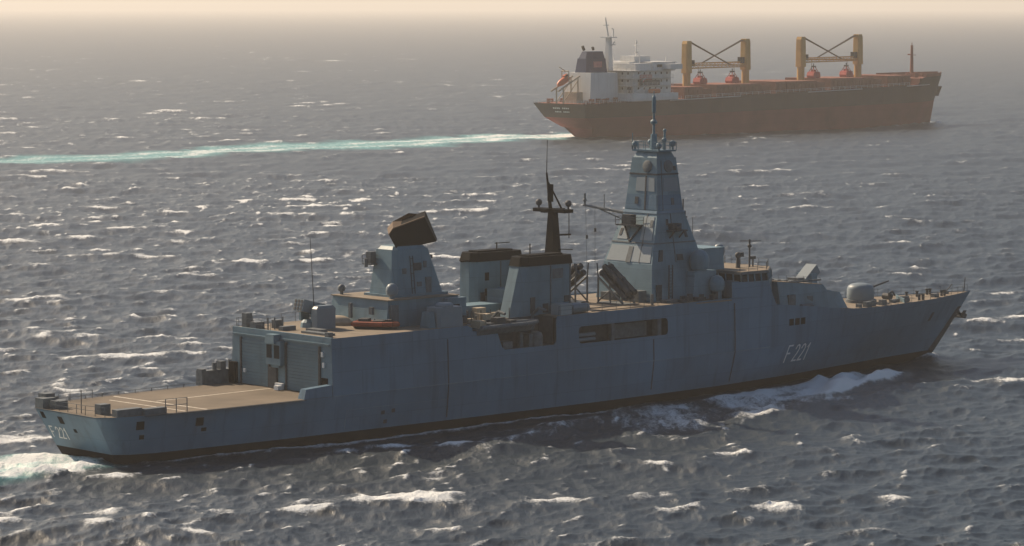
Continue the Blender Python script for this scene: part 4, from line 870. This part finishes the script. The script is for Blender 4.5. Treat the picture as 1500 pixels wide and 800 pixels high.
# ------------------------------------------------------------------ bulk carrier
BC = thing('bulk_carrier', 'black and red bulk carrier in the haze with white bridge and four yellow cranes', 'cargo ship', C_O, C_H)
CL, CB = 204.0, 14.0
def cdk(x): return 11.8 + .0205 * x
def cbt(x): return 6.9 + .0105 * x
CT = [(0, 13.0), (12, 14), (165, 14), (180, 12.6), (192, 9.0), (199, 5.0), (204, .8)]
CW = [(0, 4.0), (10, 8.0), (24, 13), (40, 14), (165, 14), (180, 11.2), (192, 6.0), (199, 2.2), (204, .4)]
def cst(z): return float(np.interp(z, [-3, 0, 3.0, 3.6, 6.5, 12], [13, 11.5, 10.5, 8.5, 3.0, 0.0]))
def csm(z, x=204): return float(np.interp(z, [-3, 0, 8, 17], [199, 198, 199.5, 204]))
def cpt(n, q):
    """q: 0 keel, 1 water, 2 boot line, 3 deck"""
    xx = n; z = (-3, 0, cbt(n), cdk(n) + (2.6 if n > 176 else 0) * min(1, max(0, (n - 176) / 3)))[q]
    x = cst(z) + n / CL * (csm(z) - cst(z)); t = max(0, min(1, z / 12.0)) ** .7
    return (x, lin(CW, n) * (1 - t) + lin(CT, n) * t, z)
h = MB(); ns = [0, 2, 5, 9, 14, 20, 28, 40] + list(np.linspace(55, 165, 12)) + [172, 176, 179, 183, 187, 191, 195, 198, 200.5, 202.5, 204]
for sg in (-1, 1):
    rows = []
    for n in ns:
        P = [cpt(n, q) for q in range(4)]; P.insert(2, tuple((np.array(P[1]) + np.array(P[2])) / 2))
        if n < 28:
            zt = P[2][2]; P[2] = (cst(zt) + n / CL * (csm(zt) - cst(zt)), P[2][1], zt)
        rows.append([(x, sg * y, z) for x, y, z in P])
    k = h.add([p for r_ in rows for p in r_])
    for i in range(len(rows) - 1):
        for j in range(4): h.face([k + i * 5 + j, k + i * 5 + 5 + j, k + i * 5 + 6 + j, k + i * 5 + j + 1], 0 if j == 3 else 1)
zz = [-3, 0, 3.0, 3.6, 6.9, 11.8]
def ctr(z): t = max(0, min(1, z / 12.0)) ** .7; return lin(CW, 0) * (1 - t) + lin(CT, 0) * t
k = h.add([(cst(z), s_ * ctr(z), z) for z in zz for s_ in (-1, 1)])
for j in range(5): h.face([k + 2 * j, k + 2 * j + 1, k + 2 * j + 3, k + 2 * j + 2], 0 if j == 4 else 1)
CH = h.build('hull', [CHULL, CRED], BC, fix=False)
bm = bmesh.new(); bm.from_mesh(CH.data); bmesh.ops.remove_doubles(bm, verts=bm.verts, dist=.01); bmesh.ops.recalc_face_normals(bm, faces=bm.faces)
for f in bm.faces: f.smooth = True
bm.to_mesh(CH.data); bm.free(); CH.data.set_sharp_from_angle(angle=R(30))
d = MB(); xs2 = [.3] + list(np.linspace(10, 170, 17)) + [177]; L_ = [(x, lin(CT, x) - .15, cdk(x) - .12) for x in xs2]; n = len(L_)
k = d.add([(x, -y, z) for x, y, z in L_] + [(x, y, z) for x, y, z in L_])
for i in range(n - 1): d.face([k + i, k + i + 1, k + n + i + 1, k + n + i])
d.build('main_deck', CDECK, BC)
d = MB(); L_ = [(x, max(.2, lin(CT, nn) - .2), cdk(nn) + 2.3) for nn in (177, 180, 185, 190, 195, 199, 202) for x in [cst(14) + nn / CL * (csm(16.5) - cst(14))]]; n = len(L_)
k = d.add([(x, -y, z) for x, y, z in L_] + [(x, y, z) for x, y, z in L_] + [(L_[0][0], -L_[0][1], L_[0][2] - 2.5), (L_[0][0], L_[0][1], L_[0][2] - 2.5)])
for i in range(n - 1): d.face([k + i, k + i + 1, k + n + i + 1, k + n + i])
d.face([k, k + n, k + 2 * n + 1, k + 2 * n]); d.build('forecastle_deck', CDECK, BC)
d = MB()   # forecastle bulwark and flare
ns2 = [181, 185, 190, 195, 199, 202, 204]
for sg in (-1, 1):
    P = [(cst(14) + nn / CL * (csm(16.5) - cst(14)), sg * lin(CT, nn), cdk(nn) + 2.5) for nn in ns2]
    for a_, b_ in zip(P[:-1], P[1:]): d.hexa([a_, b_, (b_[0], b_[1] - sg * .2, b_[2]), (a_[0], a_[1] - sg * .2, a_[2])], [(a_[0] + .1, a_[1] * 1.01, a_[2] + 1.3), (b_[0] + .25, b_[1] * 1.01, b_[2] + 1.3), (b_[0] + .1, b_[1] * 1.01 - sg * .2, b_[2] + 1.3), (a_[0] + .1, a_[1] * 1.01 - sg * .2, a_[2] + 1.3)])
d.each('bulwark', CDECK, CH)
d = MB(); d.rail([(x, -lin(CT, x) + .2, cdk(x) - .1) for x in (48, 70, 95, 120, 145, 170)], 1.1, 3.0, .06, 2); d.rail([(x, -lin(CT, x) + .2, cdk(x) - .1) for x in (.5, 12, 30, 46)], 1.1, 2.0, .06, 2); d.rail([(.5, -12.6, cdk(0) - .1), (.5, 12.6, cdk(0) - .1)], 1.1, 2.0, .06, 2); d.each('guard_rail', CWHITE, BC)
d = MB()
for (x0_, x1_) in ((40, 76), (112, 142), (168, 184)):
    P = np.linspace(x0_, x1_, 8)
    for p, q in zip(P[:-1], P[1:]): d.tube((p, -lin(CT, p) - .05, cdk(p) - .25), (q, -lin(CT, q) - .05, cdk(q) - .25), .13)
d.each('lit_deck_edge', CWHITE, CH)  # white tubes paint in the lit rail and deck edge
# hatch coamings with covers: a long row
for i, (x0_, x1_) in enumerate(((50, 59.5), (66.5, 90), (97.5, 120), (127.5, 152), (159.5, 173))):
    zb, zt = cdk(x0_) - .1, cdk((x0_ + x1_) / 2) + 2.9
    d = MB(); d.box(x0_, x1_, -11.0, 11.0, zb, zt); nn = int((x1_ - x0_) / 2)
    for j in range(nn + 1): xx = x0_ + (x1_ - x0_) * j / nn; d.box(xx - .12, xx + .12, -11.35, -11.0, zb, zt - .1)
    hc = d.build('hatch_coaming', CDECK, BC)
    d = MB(); m2_ = 4
    for j in range(m2_): a_, b_ = x0_ + (x1_ - x0_) * j / m2_, x0_ + (x1_ - x0_) * (j + 1) / m2_; d.box(a_ + .1, b_ - .1, -11.3, 11.3, zt, zt + .9)
    d.build('hatch_cover', CDECK, hc)
    d = MB(); d.box(x1_ + .6, x1_ + 6.4, -9.5, 9.5, cdk(x1_) - .1, cdk(x1_) + 2.9)
    if i < 4: d.build('mast_house', CDECK, BC)
# cranes
def crane(x, fwd, zb, zt):
    d = MB(); d.tube((x, 0, zb - 5), (x, 0, zb + 5.2), 1.4, 1.4, 16); d.frus(x - 1.5, x + 1.5, -1.6, 1.6, zb + 5.2, x - 1.35, x + 1.35, -1.5, 1.5, zt - .6, .4); d.frus(x - 1.2, x + 1.2, -1.3, 1.3, zt - .6, x - .9, x + .9, -1.1, 1.1, zt + .4); d.box(x + fwd * 1.4 - .4, x + fwd * 1.4 + .4, -.7, .7, zt - .6, zt + .3)
    c = d.build('deck_crane', CYEL, BC)
    d = MB(); d.box(x + fwd * 2.3 - .8, x + fwd * 2.3 + .8, -1.0, 1.0, zb + 7.6, zb + 9.8); d.build('operator_cab', GLASS, c)
    z0_ = zb + 6.9; L_ = 27.0; d = MB(); yo_ = -1.0 if fwd > 0 else 1.0
    for yy in (-.75, .75):
        for dz_ in (0, 1.15): d.tube((x + fwd * 1.6, yo_ * .4 + yy, z0_ + dz_), (x + fwd * (1.6 + L_), yo_ * 1.6 + yy * .6, z0_ + .3 + dz_ * .55), .22, .16, 6)
        for j in range(14):
            a_, b_ = 1.6 + L_ * j / 14, 1.6 + L_ * (j + 1) / 14; d.tube((x + fwd * a_, yo_ * (.4 + 1.2 * j / 14) + yy * .9, z0_ + .1 + (j % 2) * 1.0), (x + fwd * b_, yo_ * (.4 + 1.2 * (j + 1) / 14) + yy * .9, z0_ + .1 + ((j + 1) % 2) * 1.0), .1, n=5)
    d.build('jib', CYEL, c)
    d = MB()
    for yy in (-.6, -.2, .2, .6): d.tube((x + fwd * 1.4, yy, zt + .1), (x + fwd * (L_ - 6), yo_ * 1.5 + yy * .5, z0_ + 1.1), .13, n=5)
    d.tube((x + fwd * 5.5, yo_ * .5, z0_ + .3), (x + fwd * 5.5, yo_ * .5, zb + 2.5), .09, n=5); d.each('hoist_wire', CWIRE, c)
crane(62.9, 1, 16.0, 32.2); crane(93.6, -1, 16.8, 32.8); crane(123.6, 1, 17.4, 33.3); crane(155.7, -1, 18.0, 34.0)
# grabs standing on the hatch covers
def grab(x, y, z, label, rz=0):
    G = thing('cargo_grab', label, 'cargo grab', group='red grabs on the hatch covers'); place(G, CA, (x, y, z), rz)
    for sg in (-1, 1):
        d = MB(); sec = [(0, .6), (.2, 0), (1.6, 0), (2.0, .9), (1.6, 2.1), (.15, 2.4)]
        d.hexa([(sg * a_, -1.7, b_) for a_, b_ in sec], [(sg * a_, 1.7, b_) for a_, b_ in sec]); d.build('grab_shell', CGRAB, G)
    d = MB(); d.box(-.6, .6, -.8, .8, 2.35, 3.1)
    for q in (-1, 1):
        d.tube((q * 1.5, -1.2, 2.0), (q * .35, -.5, 4.0), .14, n=6); d.tube((q * 1.5, 1.2, 2.0), (q * .35, .5, 4.0), .14, n=6)
    d.build('grab_arm', CGRAB, G)
    d = MB(); d.box(-.7, .7, -.6, .6, 4.0, 4.5); d.tube((0, 0, 4.4), (0, 0, 5.3), .18); d.build('grab_head', GREYD, G)
HT = lambda x: cdk(x) + 4.05
grab(68.6, -1.2, cdk(78.2) + 3.8, 'red cargo grab just ahead of the aftmost yellow crane')
grab(87.7, 1.0, cdk(78.2) + 3.8, 'red cargo grab just behind the second yellow crane from the bridge')
grab(129.6, -1.0, cdk(139.7) + 3.8, 'red cargo grab just ahead of the third yellow crane from the bridge')
grab(150.0, .8, cdk(139.7) + 3.8, 'red cargo grab just behind the foremost yellow crane')
# foremast
d = MB(); d.tube((187.2, 0, cdk(187) + 2.3), (187.2, 0, 30.0), .75, .5, 10); d.tube((187.2, 0, 26.5), (187.2, 2.0, 26.5), .2); d.box(186.6, 187.8, -1.6, 1.6, 26.2, 26.4); d.tube((187.2, 0, 30), (187.2, 0, 31), .15); d.build('foremast', CDECK, BC)
d = MB()
for (x, y) in ((182, -6), (184, -3), (190, -3), (192, 1), (195, 0), (183, 5), (190, 4)): d.box(x - 1, x + 1, y - .8, y + .8, cdk(185) + 2.3, cdk(185) + 3.5 + (x % 3) * .3)
d.each('windlass', CDECK, BC)
d = MB(); d.hexa([(199.0, -3.6, 10.5), (200.6, -2.4, 10.5), (200.2, -1.2, 10.5), (198.8, -2, 10.5)], [(200.2, -4.4, 14.2), (201.6, -3.0, 14.2), (201.0, -1.4, 14.2), (199.8, -2.6, 14.2)]); d.build('anchor', GREYD, CH)
# accommodation block
D0 = cdk(30) - .1
ac = MB(); ac.box(22, 45, -13.2, 13.2, D0, D0 + 2.7); ac.box(25, 43.5, -11, 11, D0 + 2.7, 22.6); ac.box(27, 43.8, -10, 10, 22.6, 25.2); ac.box(29, 44.5, -5, 5, 25.2, 25.7)
for i in range(1, 4): z = D0 + 2.7 + i * 2.6; ac.box(22.5, 43.2, -12.6, 12.6, z - .12, z)
AC = ac.build('accommodation', CWHITE, BC)
d = MB(); d.box(35, 45.2, -11.5, 11.5, 22.6, 25.5); d.box(38.5, 44.5, -15.6, 15.6, 23.2, 25.0); d.box(34.8, 45.4, -11.7, 11.7, 25.5, 25.75); WH = d.build('wheelhouse', CWHITE, AC)
d = MB(); d.box(45.2, 45.25, -11, 11, 23.9, 24.9); d.box(36, 44.8, -11.55, -11.5, 23.9, 24.8); d.each('window_band', GLASS, WH)
d = MB()
for i in range(3):
    z = D0 + 3.9 + i * 2.6
    for j in range(6): x = 27.5 + j * 2.8; d.box(x - .3, x + .3, -11.04, -11.0, z, z + .8)
    for j in range(7): y = -8.4 + j * 2.8; d.box(24.96, 25.0, y - .3, y + .3, z, z + .8)
d.each('porthole', GLASS, AC)
d = MB()
for (z, x0_) in ((D0 + 2.7, 22), (D0 + 5.3, 22.5), (D0 + 7.9, 22.5), (D0 + 10.5, 22.5)): d.rail([(43, -12.5, z), (x0_ + .1, -12.5, z), (x0_ + .1, 12.5, z)], 1.05, 2.4, .06, 2)
for q in range(3): d.tube((24, -12, D0 + 2.7 + 2.6 * q), (30, -12, D0 + 5.3 + 2.6 * q), .25, n=4)
d.each('guard_rail', CWHITE, AC)
d = MB(); d.box(28, 34.0, -11.2, -11.03, 18.6, 21.4); d.build('red_notice', CPINK, AC)
d = MB(); d.box(26.2, 27.6, -13.1, -12.2, D0 + 5.4, D0 + 7.2); d.box(30.2, 36.5, -12.5, -11.2, D0 + 5.4, D0 + 7.2); d.box(22.6, 23.5, -11.8, -10.9, D0 + 2.8, D0 + 5); d.each('deck_machinery', GREYD, AC)
d = MB(); d.tube((31.0, -13.0, D0 + 3.4), (35.6, -13.0, D0 + 3.4), .8, n=12); d.build('liferaft_canister', CORANGE, AC)
# funnel casing
d = MB(); d.frus(8.5, 22.5, -6.5, 6.5, cdk(10) - .1, 9.2, 22.0, -6.2, 6.2, 22.2); EC = d.build('engine_casing', CWHITE, BC)
d = MB(); d.frus(10.2, 20.6, -3.6, 3.6, 22.2, 11.0, 20.2, -3.2, 3.2, 27.0, 1.0); d.frus(11.1, 20.2, -3.1, 3.1, 27.0, 12.2, 19.8, -2.5, 2.5, 29.4, 1.3); FN = d.build('funnel', CFUN, EC)
d = MB(); d.box(13.2, 17.2, -3.52, -3.3, 24.0, 26.0); d.build('funnel_badge', CPINK, FN)
d = MB(); d.tube((13, 1, 29.8), (12.2, 1, 31.2), .5); d.tube((15.5, -1, 29.9), (15.0, -1, 30.9), .45); d.tube((17.5, 1, 29.9), (17.2, 1, 30.8), .4); d.each('exhaust_pipe', BLACK, FN)
# masts
d = MB(); d.frus(22.6, 25.0, -1.2, 1.2, 22.4, 23.2, 24.6, -.7, .7, 34.5); d.box(22.2, 25.6, -2.4, 2.4, 34.0, 34.3); d.tube((23.6, 0, 34.3), (22.9, .6, 41.0), .35, .18); d.tube((24.6, -1.6, 34.3), (24.6, -1.6, 37.0), .2); d.tube((23.4, -2.2, 37.2), (25.2, -.6, 37.2), .22); d.tube((22.7, 1.6, 38.4), (23.3, -.8, 38.4), .14); d.box(24.4, 25.8, -1.5, -.5, 31.4, 31.8); d.tube((24.2, -1.2, 31.4), (25.4, -1.4, 32.6), .2); d.build('radar_mast', CWHITE, BC)
d = MB(); d.tube((37.5, 0, 25.7), (37.5, 0, 33.2), .28, .16); d.tube((37.5, -1.0, 31.2), (37.5, 1.0, 31.2), .15); d.ball((37.5, 0, 32.2), .4, 8); d.box(36.8, 38.2, -.5, .5, 28.7, 29.2); d.box(33, 41, -3.5, 3.5, 25.75, 27.6); d.tube((43, -9, 25.7), (43, -9, 27.6), .15); d.tube((31, -8, 25.2), (31, -8, 28.2), .12); d.tube((34, 8, 25.2), (34, 8, 28.5), .12); d.build('monkey_island', CWHITE, BC)
# free-fall lifeboat on its ramp
d = MB()
for yy in (-1.7, 1.7): d.tube((-2.0, yy, 16.0), (8.2, yy, 21.0), .32, n=6); d.tube((.5, yy, 17.2), (.5, yy, 11.8), .28, n=6); d.tube((7.4, yy, 20.6), (7.4, yy, 11.8), .28, n=6); d.tube((.5, yy, 12.2), (7.4, yy, 19.6), .18, n=6); d.tube((3.2, yy, 18.4), (3.0, yy, 22.8), .2, n=6)
d.tube((3.0, -1.7, 22.8), (3.0, 1.7, 22.8), .22); d.tube((3.0, 0, 22.8), (.2, 0, 24.2), .16); d.box(5.5, 8.4, -3.0, 3.0, 11.8, 15.6); d.each('lifeboat_ramp', TAN, BC)
LB = thing('lifeboat', 'orange free-fall lifeboat on the sloping ramp at the stern of the bulk carrier', 'lifeboat'); place(LB, CA, (2.3, 0, 19.3)); LB.rotation_euler = (Matrix.Rotation(C_H, 4, 'Z') @ Matrix.Rotation(R(26) * -1, 4, 'Y')).to_euler()
LB.scale = (.82, .82, .82)
d = MB(); d.lathe([(.25, -4.0), (.95, -3.2), (1.35, -1.6), (1.4, 1.2), (1.25, 2.6), (.9, 3.2), (.5, 3.4)], (0, 0, .2), 14, axis=(1, 0, 0)); d.build('lifeboat_hull', CORANGE, LB, True)
d = MB(); d.frus(.6, 2.9, -.8, .8, 1.3, .9, 2.7, -.6, .6, 2.2, .15); d.build('lifeboat_canopy', CORANGE, LB)
d = MB(); d.box(.7, 2.8, -.83, -.8, 1.5, 2.0); d.build('lifeboat_window', GLASS, LB)
d = MB(); rnd = random.Random(9)
for i in range(14):
    x, y = rnd.uniform(1.2, 20), rnd.choice([-1, 1]) * rnd.uniform(7.5, 11.8); s1 = rnd.uniform(.3, .9); d.box(x - s1, x + s1, y - .5, y + .5, cdk(x) - .1, cdk(x) + rnd.uniform(.6, 1.6))
d.each('mooring_winch', CDECK, BC)
# illegible rows of stern lettering, as dashes of white paint
for (z, y0_, y1_, hh_) in ((9.9, 3.6, -3.6, .5), (8.7, 3.2, -3.2, .42)):
    d = MB(); n = 9
    for i in range(n):
        if i == 4: continue
        y = y0_ + (y1_ - y0_) * i / (n - 1); xx0, xx1 = cst(z) - .04, cst(z + hh_) - .04; d.hexa([(xx0, y - .25, z), (xx0, y + .25, z), (xx0 + .03, y + .25, z), (xx0 + .03, y - .25, z)], [(xx1, y - .25, z + hh_), (xx1, y + .25, z + hh_), (xx1 + .03, y + .25, z + hh_), (xx1 + .03, y - .25, z + hh_)])
    d.build('stern_lettering', TEXTW, CH)
bpy.context.view_layer.update()
